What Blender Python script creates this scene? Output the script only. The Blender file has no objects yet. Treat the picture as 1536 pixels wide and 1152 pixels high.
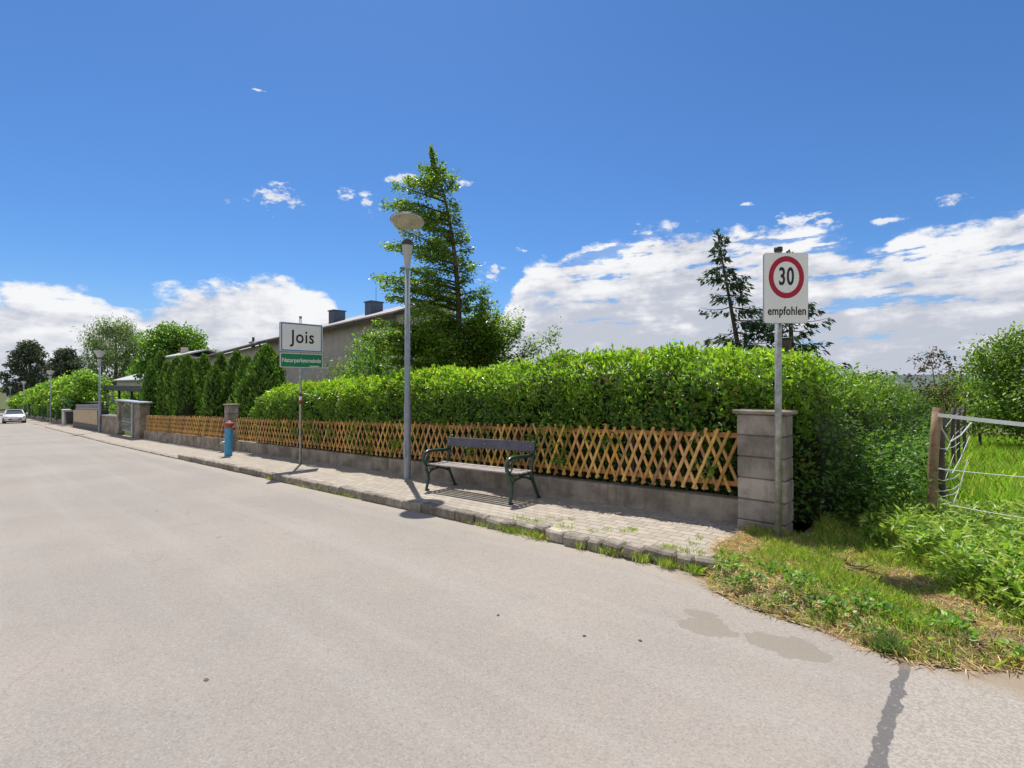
import bpy, math, random
import numpy as np
from mathutils import Vector, Matrix
random.seed(7); rng = np.random.default_rng(11)
PI = math.pi
scene = bpy.context.scene
COL = scene.collection

# World frame: x runs along the street (up-street, to the right), y away from the road, z up.
# The photographer stands at the origin; R and F are the right and forward directions of the view.
YAW = math.radians(42.97)
R = np.array([math.cos(YAW), math.sin(YAW)]); F = np.array([-math.sin(YAW), math.cos(YAW)])

def g(x):                      # pavement level along the street (it falls away to the left)
    s = -np.asarray(x, dtype=float)
    a = .082 - .036*np.clip(s, -2, 32)
    return a - .0295*np.clip(s-32, 0, 150) - .010*np.clip(s-182, 0, 400)
def gf(x): return float(g(x))

# ------------------------------------------------------------------ helpers
def tag(o, label=None, cat=None, group=None, kind=None):
    if label: o['label'] = label
    if cat: o['category'] = cat
    if group: o['group'] = group
    if kind: o['kind'] = kind
    return o
def thing(name, label, cat, loc=(0, 0, 0), rz=0, group=None):
    o = bpy.data.objects.new(name, None); o.empty_display_size = .2
    COL.objects.link(o); o.location = loc; o.rotation_euler = (0, 0, rz)
    return tag(o, label, cat, group)
def link(name, me, mat, parent=None, smooth=False):
    o = bpy.data.objects.new(name, me)
    if mat is not None:
        for m in (mat if isinstance(mat, (list, tuple)) else [mat]): me.materials.append(m)
    if smooth: me.polygons.foreach_set('use_smooth', [True]*len(me.polygons))
    COL.objects.link(o)
    if parent is not None: o.parent = parent
    return o
def dup(root, loc, rz=None, label=None, group=None):
    r = root.copy(); COL.objects.link(r); r.location = loc
    if rz is not None: r.rotation_euler = (0, 0, rz)
    if label: r['label'] = label
    if group: r['group'] = group
    for ch in list(root.children):
        c = ch.copy(); COL.objects.link(c); c.parent = r
        for q in ch.children:
            d = q.copy(); COL.objects.link(d); d.parent = c
    return r

class MB:
    def __init__(s): s.v = []; s.f = []; s.m = []; s.mi = 0; s.c = []; s.cc = (1, 1, 1)
    def add(s, vs, fs):
        b = len(s.v); s.v += [tuple(map(float, p)) for p in vs]; s.c += [s.cc]*len(vs)
        for f in fs: s.f.append(tuple(b+i for i in f)); s.m.append(s.mi)
        return s
    def box(s, c, d, rz=0, bev=0, M=None):
        x, y, z = d[0]/2, d[1]/2, d[2]/2
        if bev <= 0:
            vs = [(-x,-y,-z),(x,-y,-z),(x,y,-z),(-x,y,-z),(-x,-y,z),(x,-y,z),(x,y,z),(-x,y,z)]
            fs = [(0,3,2,1),(4,5,6,7),(0,1,5,4),(1,2,6,5),(2,3,7,6),(3,0,4,7)]
        else:
            vs = []; fs = []; b = min(bev, x*.9, y*.9, z*.9)
            for k in range(8):
                sx, sy, sz = (1 if k & 1 else -1), (1 if k & 2 else -1), (1 if k & 4 else -1)
                vs += [(sx*x, sy*(y-b), sz*(z-b)), (sx*(x-b), sy*y, sz*(z-b)), (sx*(x-b), sy*(y-b), sz*z)]
            I = lambda sx, sy, sz, a: 3*((1 if sx > 0 else 0)+(2 if sy > 0 else 0)+(4 if sz > 0 else 0))+a
            q = [(-1,-1),(1,-1),(1,1),(-1,1)]
            for sg in (-1, 1):
                r = q if sg > 0 else q[::-1]
                fs += [tuple(I(sg,a,b2,0) for a,b2 in r), tuple(I(b2,sg,a,1) for a,b2 in r), tuple(I(a,b2,sg,2) for a,b2 in r)]
            for a in (-1, 1):
                for b2 in (-1, 1):
                    e = [I(a,b2,-1,0),I(a,b2,1,0),I(a,b2,1,1),I(a,b2,-1,1)]; fs.append(tuple(e if a*b2 < 0 else e[::-1]))
                    e = [I(-1,a,b2,1),I(1,a,b2,1),I(1,a,b2,2),I(-1,a,b2,2)]; fs.append(tuple(e if a*b2 < 0 else e[::-1]))
                    e = [I(a,-1,b2,0),I(a,1,b2,0),I(a,1,b2,2),I(a,-1,b2,2)]; fs.append(tuple(e if a*b2 > 0 else e[::-1]))
            for k in range(8):
                sg = (1 if k & 1 else -1)*(1 if k & 2 else -1)*(1 if k & 4 else -1)
                e = (3*k, 3*k+1, 3*k+2); fs.append(e if sg > 0 else e[::-1])
        ca, sa = math.cos(rz), math.sin(rz); out = []
        for p in vs:
            if M is not None: p = M @ Vector(p)
            out.append((c[0]+p[0]*ca-p[1]*sa, c[1]+p[0]*sa+p[1]*ca, c[2]+p[2]))
        return s.add(out, fs)
    def tube(s, path, rad, n=8, cap=True):
        P = [Vector(p) for p in path]; k = len(P)
        if not hasattr(rad, '__len__'): rad = [rad]*k
        vs = []; up = None
        for i, p in enumerate(P):
            t = (P[min(i+1, k-1)]-P[max(i-1, 0)])
            t = t.normalized() if t.length > 1e-9 else Vector((0, 0, 1))
            if up is None: up = Vector((0, 0, 1)) if abs(t.z) < .9 else Vector((1, 0, 0))
            a = t.cross(up)
            if a.length < 1e-6: a = t.cross(Vector((.3, 1, .2)))
            a.normalize(); b = a.cross(t).normalized(); up = b
            for j in range(n):
                w = 2*PI*j/n; q = p + (a*math.cos(w)+b*math.sin(w))*rad[i]; vs.append(q)
        fs = [(i*n+j, i*n+(j+1) % n, (i+1)*n+(j+1) % n, (i+1)*n+j) for i in range(k-1) for j in range(n)]
        if cap: fs += [tuple(range(n))[::-1], tuple((k-1)*n+j for j in range(n))]
        return s.add(vs, fs)
    def lathe(s, prof, c=(0, 0, 0), n=24, M=None, closed=False):
        vs = []
        for r, z in prof:
            for j in range(n):
                w = 2*PI*j/n; p = Vector((r*math.cos(w), r*math.sin(w), z))
                if M is not None: p = M @ p
                vs.append((c[0]+p[0], c[1]+p[1], c[2]+p[2]))
        k = len(prof)
        fs = [(i*n+j, i*n+(j+1) % n, (i+1)*n+(j+1) % n, (i+1)*n+j) for i in range(k-1) for j in range(n)]
        if closed: fs += [tuple(range(n))[::-1], tuple((k-1)*n+j for j in range(n))]
        return s.add(vs, fs)
    def prism(s, poly, fn, a, b):     # polygon extruded from depth a to b; fn maps (u, v, w) to xyz
        n = len(poly)
        vs = [fn(u, v, a) for u, v in poly]+[fn(u, v, b) for u, v in poly]
        return s.add(vs, [tuple(range(n))[::-1], tuple(range(n, 2*n))]+[(i, (i+1) % n, n+(i+1) % n, n+i) for i in range(n)])
    def build(s, name, mat, parent=None, origin=(0, 0, 0), smooth=False, fixn=True, color=False):
        me = bpy.data.meshes.new(name)
        o3 = origin
        me.from_pydata([(x-o3[0], y-o3[1], z-o3[2]) for x, y, z in s.v], [], s.f)
        me.polygons.foreach_set('material_index', s.m)
        if color:
            at = me.attributes.new('Col', 'FLOAT_COLOR', 'POINT')
            at.data.foreach_set('color', np.hstack([np.array(s.c, dtype=np.float32), np.ones((len(s.c), 1), np.float32)]).ravel())
        if fixn:
            import bmesh
            bm = bmesh.new(); bm.from_mesh(me); bmesh.ops.recalc_face_normals(bm, faces=bm.faces); bm.to_mesh(me); bm.free()
        me.update()
        return link(name, me, mat, parent, smooth)

def np_mesh(name, V, Fc, col=None):
    """V (n,3), Fc (m,k) arrays -> mesh"""
    me = bpy.data.meshes.new(name); m, k = Fc.shape
    me.vertices.add(len(V)); me.vertices.foreach_set('co', V.astype(np.float32).ravel())
    me.loops.add(m*k); me.loops.foreach_set('vertex_index', Fc.astype(np.int32).ravel())
    me.polygons.add(m); me.polygons.foreach_set('loop_start', np.arange(0, m*k, k, dtype=np.int32))
    me.update(calc_edges=True)
    if col is not None:
        at = me.attributes.new('Col', 'FLOAT_COLOR', 'POINT')
        at.data.foreach_set('color', np.hstack([col, np.ones((len(col), 1))]).astype(np.float32).ravel())
    return me
def unit(a): return a/np.maximum(np.linalg.norm(a, axis=1, keepdims=True), 1e-9)
def leaf_mesh(name, P, D, N, L, W, C, fold=.18):
    """one folded four-cornered leaf per point: P base, D direction, N face normal, C colour"""
    n = len(P); D = unit(D); S = unit(np.cross(D, N)); N = unit(np.cross(S, D))
    L = np.broadcast_to(np.asarray(L, float).reshape(-1, 1), (n, 1)); W = np.broadcast_to(np.asarray(W, float).reshape(-1, 1), (n, 1))
    mid = P + D*L*.45
    V = np.stack([P, mid+S*W*.5+N*W*fold, P+D*L-N*L*.06, mid-S*W*.5+N*W*fold], 1).reshape(-1, 3)
    i = np.arange(n)[:, None]*4
    Fc = np.concatenate([i+[0, 1, 2], i+[0, 2, 3]], 1).reshape(-1, 3)
    return np_mesh(name, V, Fc, np.repeat(C, 4, 0))
def mixcol(n, cols, wts=None, jit=.18):
    cols = np.array(cols); k = rng.choice(len(cols), n, p=wts)
    return np.clip(1.5*cols[k]*(1+jit*rng.standard_normal((n, 1)))*(1+.06*rng.standard_normal((n, 3))), .003, 1)
def blades(name, P, H, W, lean, C):
    """bent grass blades, five corners each"""
    n = len(P); a = rng.uniform(0, 2*PI, n); sd = np.stack([np.cos(a), np.sin(a), 0*a], 1)
    b = rng.uniform(0, 2*PI, n); ln = np.stack([np.cos(b), np.sin(b), 0*b], 1)*(lean*rng.uniform(.2, 1.2, n))[:, None]
    H = H[:, None]; W = np.broadcast_to(np.asarray(W, float).reshape(-1, 1), (n, 1)); up = np.array([[0, 0, 1.]])
    m = P+up*H*.55+ln*H*.35; t = P+up*H*np.sqrt(np.maximum(.15, 1-np.sum(ln**2, 1)[:, None]*.5))+ln*H
    V = np.stack([P-sd*W*.5, P+sd*W*.5, m+sd*W*.4, t, m-sd*W*.4], 1).reshape(-1, 3)
    i = np.arange(n)[:, None]*5
    return np_mesh(name, V, np.concatenate([i+[0, 1, 2, 3, 4]], 1), np.repeat(C, 5, 0))
def vnoise(x, y, sc=1., seed=0):      # cheap smooth value noise
    x = np.asarray(x)*sc+seed*17.3; y = np.asarray(y)*sc+seed*5.1
    def h(i, j): return np.modf(np.abs(np.sin(i*127.1+j*311.7)*43758.5453))[0]
    i, j = np.floor(x), np.floor(y); fx, fy = x-i, y-j; fx = fx*fx*(3-2*fx); fy = fy*fy*(3-2*fy)
    return (h(i, j)*(1-fx)+h(i+1, j)*fx)*(1-fy)+(h(i, j+1)*(1-fx)+h(i+1, j+1)*fx)*fy
def sst(a, b, x): t = np.clip((np.asarray(x, float)-a)/(b-a), 0, 1); return t*t*(3-2*t)

# ------------------------------------------------------------------ materials
class NT:
    def __init__(s, m): s.t = m.node_tree; s.n = s.t.nodes; s.l = s.t.links
    def add(s, typ, **kw):
        o = s.n.new(typ)
        for k, v in kw.items():
            if k.startswith('_'): setattr(o, k[1:], v)
            else:
                key = int(k[1:]) if k[0] == 'i' and k[1:].isdigit() else k.replace('__', ' ')
                s.set(o.inputs[key], v)
        return o
    def set(s, inp, v):
        if isinstance(v, bpy.types.NodeSocket): s.l.new(v, inp)
        elif isinstance(v, bpy.types.Node): s.l.new(v.outputs[0], inp)
        else:
            if hasattr(inp.default_value, '__len__') and hasattr(v, '__len__') and len(inp.default_value) == 4 and len(v) == 3: v = (*v, 1)
            inp.default_value = v
    def math(s, op, a, b=0., c=None, clamp=False):
        o = s.n.new('ShaderNodeMath'); o.operation = op; o.use_clamp = clamp
        s.set(o.inputs[0], a); s.set(o.inputs[1], b)
        if c is not None: s.set(o.inputs[2], c)
        return o.outputs[0]
    def mix(s, f, a, b, blend='MIX'):
        o = s.n.new('ShaderNodeMix'); o.data_type = 'RGBA'; o.blend_type = blend
        s.set(o.inputs[0], f); s.set(o.inputs[6], a); s.set(o.inputs[7], b); return o.outputs[2]
    def sstep(s, x, a, b):
        o = s.n.new('ShaderNodeMapRange'); o.interpolation_type = 'SMOOTHSTEP'
        s.set(o.inputs[0], x); s.set(o.inputs[1], a); s.set(o.inputs[2], b); return o.outputs[0]
    def noise(s, vec, scale, det=4, rough=.55, out=0):
        o = s.n.new('ShaderNodeTexNoise'); s.set(o.inputs['Vector'], vec); o.inputs['Scale'].default_value = scale
        o.inputs['Detail'].default_value = det; o.inputs['Roughness'].default_value = rough; return o.outputs[out]
def newmat(name):
    m = bpy.data.materials.new(name); m.use_nodes = True; t = NT(m)
    return m, t, t.n['Principled BSDF']
def surf(name, col, rough=.6, var=.25, vscale=6., metal=0., bump=.0, bscale=60., spec=.4, col2=None, attr=False):
    """base colour broken up by two scales of noise, roughness varied, light bump"""
    m, t, p = newmat(name); co = t.add('ShaderNodeTexCoord').outputs['Object']
    n1 = t.noise(co, vscale, 5, .6); n2 = t.noise(co, vscale*9, 3)
    f = t.math('ADD', t.math('MULTIPLY', n1, .65), t.math('MULTIPLY', n2, .35))
    f = t.sstep(f, .33, .67)
    c2 = col2 if col2 is not None else tuple(c*(1-var) for c in col)
    c = t.mix(f, tuple(min(1, q*(1+var*.35)) for q in col), c2)
    if attr: c = t.mix(1., c, t.add('ShaderNodeAttribute', _attribute_name='Col').outputs['Color'], 'MULTIPLY')
    t.set(p.inputs['Base Color'], c); t.set(p.inputs['Roughness'], t.math('ADD', rough-.08, t.math('MULTIPLY', n1, .16)))
    p.inputs['Metallic'].default_value = metal; p.inputs['Specular IOR Level'].default_value = spec
    if bump > 0:
        b = t.add('ShaderNodeBump', Strength=bump, Distance=.01, Height=t.noise(co, bscale, 4)); t.set(p.inputs['Normal'], b)
    return m
def leafmat(name, trans=.35, rough=.45, spec=.35, tint=(1.5, 1.6, .75)):
    m, t, p = newmat(name); a = t.add('ShaderNodeAttribute', _attribute_name='Col').outputs['Color']
    t.set(p.inputs['Base Color'], a); p.inputs['Roughness'].default_value = rough; p.inputs['Specular IOR Level'].default_value = spec
    tr = t.add('ShaderNodeBsdfTranslucent', Color=t.mix(1., a, tint, 'MULTIPLY'))
    mx = t.add('ShaderNodeMixShader', i0=trans, i1=p.outputs[0], i2=tr.outputs[0])
    t.l.new(mx.outputs[0], t.n['Material Output'].inputs['Surface']); return m

def asphalt():
    m, t, p = newmat('asphalt'); pos = t.add('ShaderNodeNewGeometry').outputs['Position']
    sx = t.add('ShaderNodeSeparateXYZ', i0=pos); X, Y = sx.outputs[0], sx.outputs[1]
    big = t.noise(pos, .35, 4); mid = t.noise(pos, 2.2, 5, .65); fine = t.noise(pos, 90, 3, .7); fine2 = t.noise(pos, 260, 2, .6)
    vor = t.add('ShaderNodeTexVoronoi', Vector=pos, Scale=95.)
    stone = t.add('ShaderNodeSeparateColor', i0=vor.outputs['Color']).outputs[0]
    c = t.mix(t.sstep(big, .35, .65), (.310, .272, .235), (.274, .244, .214))
    c = t.mix(t.math('MULTIPLY', t.sstep(mid, .5, .75), .35), c, (.23, .215, .20))
    # tyre lanes: long faint streaks along the street
    st = t.add('ShaderNodeCombineXYZ', X=t.math('MULTIPLY', X, .05), Y=t.math('MULTIPLY', Y, 1.3))
    c = t.mix(t.math('MULTIPLY', t.sstep(t.noise(st, 1.6, 3), .45, .7), .3), c, (.36, .335, .305))
    sp = t.math('ADD', t.math('MULTIPLY', stone, .5), t.math('MULTIPLY', fine, .5))
    c = t.mix(t.math('MULTIPLY', t.sstep(sp, .55, .82), .28), c, (.48, .435, .385))
    c = t.mix(t.math('MULTIPLY', t.sstep(sp, .44, .2), .42), c, (.15, .135, .125))
    # newer, coarser and paler surfacing beyond the tar joint (x > -0.35)
    wob = t.math('ADD', X, t.math('MULTIPLY', t.math('SUBTRACT', t.noise(pos, 9, 4), .5), .09))
    new = t.sstep(wob, -.39, -.37)
    c = t.mix(new, c, t.mix(t.sstep(sp, .30, .7), (.27, .24, .21), (.365, .325, .28)))
    seam = t.math('MULTIPLY', t.sstep(t.math('ABSOLUTE', t.math('ADD', wob, .395)), .037, .029), t.sstep(t.noise(pos, 60, 3), .25, .42))
    c = t.mix(t.math('MULTIPLY', seam, .85), c, (.10, .096, .096))
    # repaired shallow patches by the verge, and scattered oil spots
    w2 = t.add('ShaderNodeTexNoise', Vector=pos, Scale=5.); w2.inputs['Detail'].default_value = 5
    pw = t.add('ShaderNodeVectorMath', _operation='ADD', i0=pos, i1=t.add('ShaderNodeVectorMath', _operation='MULTIPLY_ADD', i0=w2.outputs['Color'], i1=(.30, .30, 0), i2=(-.15, -.15, 0)))
    for cx, cy, rx, ry in ((-1.56, 3.86, .20, .17), (-1.04, 3.93, .26, .15), (-1.72, 4.08, .12, .10)):
        q = t.add('ShaderNodeVectorMath', _operation='MULTIPLY', i0=t.add('ShaderNodeVectorMath', _operation='SUBTRACT', i0=pw, i1=(cx, cy, 0)), i1=(1/rx, 1/ry, 0))
        ln = t.add('ShaderNodeVectorMath', _operation='LENGTH', i0=q).outputs['Value']
        c = t.mix(t.math('MULTIPLY', t.sstep(ln, 1.03, .93), .72), c, t.mix(fine, (.205, .172, .135), (.255, .22, .175)))
        c = t.mix(t.math('MULTIPLY', t.sstep(t.math('ABSOLUTE', t.math('SUBTRACT', ln, 1.0)), .06, .01), .35), c, (.16, .14, .12))
    v2 = t.add('ShaderNodeTexVoronoi', Vector=pos, Scale=1.15)
    rnd = t.add('ShaderNodeSeparateColor', i0=v2.outputs['Color']).outputs[1]
    spot = t.math('MULTIPLY', t.sstep(v2.outputs['Distance'], .055, .02), t.sstep(rnd, .5, .6))
    c = t.mix(t.math('MULTIPLY', spot, .65), c, (.12, .10, .095))
    # sand swept against the kerb and the verge
    ed = t.math('MULTIPLY', t.sstep(t.math('ADD', Y, t.math('MULTIPLY', t.noise(pos, 3, 5), .7)), 4.75, 5.35), .65)
    c = t.mix(ed, c, (.36, .31, .25))
    # soil and dust washed off the verge
    ve = t.math('ADD', t.math('SUBTRACT', Y, t.math('MULTIPLY_ADD', t.math('MINIMUM', X, -.40), -.33, 4.05)), t.math('MULTIPLY', t.math('SUBTRACT', t.noise(pos, 7, 6, .7), .5), .42))
    c = t.mix(t.math('MULTIPLY', t.math('MULTIPLY', t.sstep(ve, -.14, .12), t.sstep(X, -2.6, -1.9)), .8), c, (.27, .205, .14))
    # hairline cracks
    cr = t.add('ShaderNodeTexVoronoi', _feature='DISTANCE_TO_EDGE', Vector=t.add('ShaderNodeVectorMath', _operation='MULTIPLY_ADD', i0=w2.outputs['Color'], i1=(.25, .25, 0), i2=pos), Scale=.55)
    c = t.mix(t.math('MULTIPLY', t.math('MULTIPLY', t.sstep(cr.outputs['Distance'], .006, .002), t.sstep(t.noise(pos, .5, 3), .52, .62)), .2), c, (.15, .135, .12))
    t.set(p.inputs['Base Color'], c); p.inputs['Roughness'].default_value = .9; p.inputs['Specular IOR Level'].default_value = .2
    h = t.math('ADD', t.math('MULTIPLY', sp, .7), t.math('MULTIPLY', fine2, .3))
    t.set(p.inputs['Normal'], t.add('ShaderNodeBump', Strength=.4, Distance=.005, Height=h)); return m
def paving():
    m, t, p = newmat('paving'); pos = t.add('ShaderNodeNewGeometry').outputs['Position']
    w = t.add('ShaderNodeTexNoise', Vector=pos, Scale=2.5)
    pw = t.add('ShaderNodeVectorMath', _operation='MULTIPLY_ADD', i0=w.outputs['Color'], i1=(.035, .035, 0), i2=pos)
    b = t.add('ShaderNodeTexBrick', Vector=pw, Color1=(.44, .38, .305), Color2=(.345, .30, .25), Mortar=(.17, .15, .12), Scale=1.)
    b.inputs['Mortar Size'].default_value = .007; b.inputs['Mortar Smooth'].default_value = .3; b.inputs['Brick Width'].default_value = .225
    b.inputs['Row Height'].default_value = .135; b.inputs['Bias'].default_value = 0.
    n = t.noise(pos, 1.5, 5, .6); n2 = t.noise(pos, 120, 3)
    c = t.mix(t.math('MULTIPLY', t.sstep(n, .45, .7), .4), b.outputs['Color'], (.30, .255, .20))
    c = t.mix(t.math('MULTIPLY', t.sstep(n2, .45, .7), .3), c, (.22, .2, .18))
    t.set(p.inputs['Base Color'], c); p.inputs['Roughness'].default_value = .92; p.inputs['Specular IOR Level'].default_value = .2
    h = t.math('ADD', t.math('MULTIPLY', b.outputs['Fac'], -1.), t.math('MULTIPLY', n2, .25))
    t.set(p.inputs['Normal'], t.add('ShaderNodeBump', Strength=.6, Distance=.012, Height=h)); return m
def soil(name, greens, drys, sc=3.):
    m, t, p = newmat(name); pos = t.add('ShaderNodeNewGeometry').outputs['Position']
    n = t.noise(pos, sc, 8, .75); n2 = t.noise(pos, 70, 5, .75)
    c = t.mix(t.sstep(n, .42, .6), drys, greens); c = t.mix(t.math('MULTIPLY', n2, .6), c, tuple(q*.45 for q in drys))
    t.set(p.inputs['Base Color'], c); p.inputs['Roughness'].default_value = .95; p.inputs['Specular IOR Level'].default_value = .1
    t.set(p.inputs['Normal'], t.add('ShaderNodeBump', Strength=.8, Distance=.03, Height=n2)); return m
def concrete(name, col, dark, attr=False):
    """cast concrete: streaks running down, stains, pitted surface, optional course lines every `joint` metres"""
    m, t, p = newmat(name); co = t.add('ShaderNodeTexCoord').outputs['Object']
    mp = t.add('ShaderNodeMapping', Vector=co); mp.inputs['Scale'].default_value = (5, 5, .7)
    n1 = t.noise(mp, 1.3, 5, .6); n2 = t.noise(co, 2.2, 5, .65); n3 = t.noise(co, 70, 4, .7)
    c = t.mix(t.sstep(n2, .35, .65), col, dark); c = t.mix(t.math('MULTIPLY', t.sstep(n1, .5, .75), .5), c, tuple(q*.6 for q in dark))
    c = t.mix(t.math('MULTIPLY', t.sstep(n3, .55, .8), .3), c, tuple(min(1, q*1.35) for q in col))
    h = n3
    if attr: c = t.mix(1., c, t.add('ShaderNodeAttribute', _attribute_name='Col').outputs['Color'], 'MULTIPLY')
    t.set(p.inputs['Base Color'], c); p.inputs['Roughness'].default_value = .9; p.inputs['Specular IOR Level'].default_value = .2
    t.set(p.inputs['Normal'], t.add('ShaderNodeBump', Strength=.5, Distance=.008, Height=h)); return m
def glassmat(name='clear_glass', base=.02, edge=.9, pw=3.):
    m, t, p = newmat(name); lw = t.add('ShaderNodeLayerWeight', Blend=.35)
    p.inputs['Base Color'].default_value = (.8, .82, .83, 1); p.inputs['Roughness'].default_value = .12
    tr = t.add('ShaderNodeBsdfTransparent', Color=(.97, .98, .98))
    f = t.math('ADD', t.math('MULTIPLY', t.math('POWER', lw.outputs['Facing'], pw), edge), base, clamp=True)
    mx = t.add('ShaderNodeMixShader', i0=f, i1=tr.outputs[0], i2=p.outputs[0])
    t.l.new(mx.outputs[0], t.n['Material Output'].inputs['Surface']); return m

M = dict(
    asphalt=asphalt(), paving=paving(),
    soil=soil('dry_verge_soil', (.20, .20, .07), (.44, .34, .20)), pasture=soil('pasture_soil', (.13, .19, .04), (.25, .24, .10)),
    garden=soil('garden_soil', (.05, .07, .025), (.10, .085, .05)), land=soil('far_land', (.07, .11, .03), (.13, .13, .06), .05),
    kerb=surf('granite', (.35, .31, .26), .9, .5, 9, bump=.9, bscale=45, attr=True, spec=.2),
    wall=concrete('old_concrete', (.36, .31, .25), (.185, .155, .12)), pillar=concrete('block_concrete', (.43, .38, .34), (.22, .19, .165), True),
    slat=surf('honey_wood', (.68, .385, .10), .6, .35, 9, attr=True, bump=.2), rail=surf('rust_wood', (.42, .19, .06), .7, .3, 8),
    iron=surf('green_iron', (.018, .06, .04), .32, .3, 20, spec=.6, bump=.15), plank=surf('grey_plank', (.36, .30, .275), .55, .35, 5, bump=.2, bscale=90),
    back=surf('shaded_plank', (.10, .10, .125), .5, .3, 6, bump=.15),  # seat planks again, with the backrest's blue-grey shade put into the colour
    zinc=surf('galvanised_steel', (.42, .43, .42), .5, .45, 11, .55, .12, spec=.5), polepaint=surf('blue_grey_pole_paint', (.30, .335, .38), .5, .22, 10, .2, spec=.4),
    cone=surf('pale_grey_paint', (.46, .45, .43), .5, .15, 9), lampwhite=surf('reflector_white', (.66, .58, .50), .5, .18, 7), dark=surf('dark_metal', (.045, .047, .05), .5, .3, 10),
    white=surf('sign_white', (.80, .80, .79), .45, .05, 6), blue=surf('sign_blue', (.035, .18, .45), .45, .1, 6), green=surf('sign_green', (.012, .22, .09), .45, .12, 6),
    red=surf('sign_red', (.40, .006, .035), .45, .1, 6), black=surf('sign_black', (.012, .012, .014), .5, .1, 6), signback=surf('sign_back_grey', (.36, .39, .44), .5, .15, 8, .3),
    hblue=surf('hydrant_blue', (.065, .33, .56), .45, .25, 9), hred=surf('hydrant_red', (.33, .085, .06), .6, .35, 12),
    bark=surf('bark', (.13, .10, .075), .95, .5, 8, bump=.8, bscale=25), oldwood=surf('weathered_post', (.31, .205, .125), .85, .55, 6, bump=.5, bscale=40), darkpost=surf('dark_post', (.10, .08, .07), .9, .4, 8, bump=.4),
    render=concrete('grey_render', (.48, .44, .395), (.40, .365, .33)), cream=concrete('cream_render', (.62, .58, .50), (.52, .48, .42)),
    roof=surf('grey_roof', (.38, .35, .335), .8, .25, 2, bump=.3), fascia=surf('brown_fascia', (.085, .06, .05), .7, .25, 4), slate=surf('blue_chimney_cladding', (.055, .085, .13), .5, .25, 6),
    paleroof=surf('pale_sheet_roof', (.50, .49, .49), .6, .15, 3), beige=concrete('beige_tiles', (.56, .44, .30), (.48, .36, .24)), anthracite=surf('anthracite_panel', (.035, .032, .04), .55, .2, 4),
    carpaint=surf('white_car_paint', (.80, .80, .80), .25, .03, 3, spec=.6), tyre=surf('rubber', (.02, .02, .02), .9, .2, 20), carglass=surf('car_glass', (.06, .08, .10), .12, .1, 2, spec=.7), lampglass=surf('headlight', (.55, .58, .6), .2, .2, 30, spec=.7),
    chrome=surf('rim_metal', (.5, .5, .5), .35, .1, 8, .8), plate=surf('number_plate', (.7, .68, .66), .5, .05, 5),
    tape=surf('fence_tape', (.60, .60, .60), .6, .2, 30), twig=surf('dead_twig', (.22, .17, .12), .9, .4, 20), rock=surf('pebble', (.13, .12, .11), .9, .4, 40),
    laurel=leafmat('laurel_leaf', .48, .30, .5), bush=leafmat('bush_leaf', .38, .42, .4), tree=leafmat('tree_leaf', .48, .38, .4), needle=leafmat('needles', .2, .6, .2), grass=leafmat('grass_blade', .38, .5, .3), straw=leafmat('straw', .2, .7, .2, (1.1, 1, .9)),
    inner=surf('core_shade', (.028, .035, .014), .95, .5, 6), glass=glassmat(), hill=surf('far_hill', (.075, .105, .085), .95, .3, .004),  # inner: solid foliage cores, coloured dark to stand in for the shade inside
    flower=leafmat('old_flower', .2, .6, .2),
)

# ------------------------------------------------------------------ setting: ground, road, pavement, kerb, verge
def sheet(name, xs, ys, zf, mat, kind='structure'):
    Xg, Yg = np.meshgrid(xs, ys); Z = zf(Xg, Yg); nx, ny = len(xs), len(ys)
    V = np.stack([Xg, Yg, Z], -1).reshape(-1, 3)
    i = (np.arange(ny-1)[:, None]*nx+np.arange(nx-1)[None, :]).reshape(-1, 1)
    me = np_mesh(name, V, np.concatenate([i, i+1, i+nx+1, i+nx], 1)); o = link(name, me, mat, smooth=True)
    return tag(o, kind=kind)
xs0 = np.unique(np.concatenate([[-2500, -1500, -900, -600, -450, -350], np.arange(-280, -60, 4), np.arange(-60, -4, 1.), np.arange(-4, 4, .25), np.arange(4, 40, 3), [60, 90, 140, 220, 400, 700, 1200, 2500]]))
ys0 = np.unique(np.concatenate([[-2500, -1200, -500, -200, -90, -50], np.arange(-30, 4, 2.), np.arange(4, 9, .2), np.arange(9, 40, 1.5), [45, 60, 80, 120, 200, 350, 600, 1000, 1800, 3000]]))
def zland(X, Y):
    yb = np.where(X < -2.1, 6.72, 8.3)
    return g(X)-.17+.19*sst(0, .45, Y-yb)-.05*sst(-1.95, -2.05, X)*sst(0, .3, Y-yb)+.10*(vnoise(X, Y, .4)-.5)*sst(8, 12, Y)-sst(60, 500, Y)*3+ (.17-.2)*sst(-4.4, -6, Y)
sheet('ground', xs0, ys0, zland, M['land'])
xr = np.concatenate([[-400, -330], np.arange(-280, -60, 5), np.arange(-60, -4, 1.), np.arange(-4, 6, .25), np.arange(6, 70, 4)])
sheet('road', xr, np.concatenate([np.arange(-4.2, 4, .6), np.arange(4, 5.11, .15)]), lambda X, Y: g(X)-.12-.02*((Y-.5)/4.5)**2+.006*(vnoise(X, Y, .8)-.5), M['asphalt'])
sheet('pavement', np.concatenate([np.arange(-180, -60, 4.), np.arange(-60, -6, .8), np.arange(-6, -1.7, .15)]), np.concatenate([[5.055, 5.085, 5.13], np.linspace(5.3, 6.70, 8)]),
      lambda X, Y: g(X)-.004-.10*(Y < 5.08)-.012*(np.abs(Y-5.085) < .01)+.012*(vnoise(X, Y, 1.6)-.5)*sst(-9, -5, X)-.088*sst(-19.75, -20.6, X), M['paving'])
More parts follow.
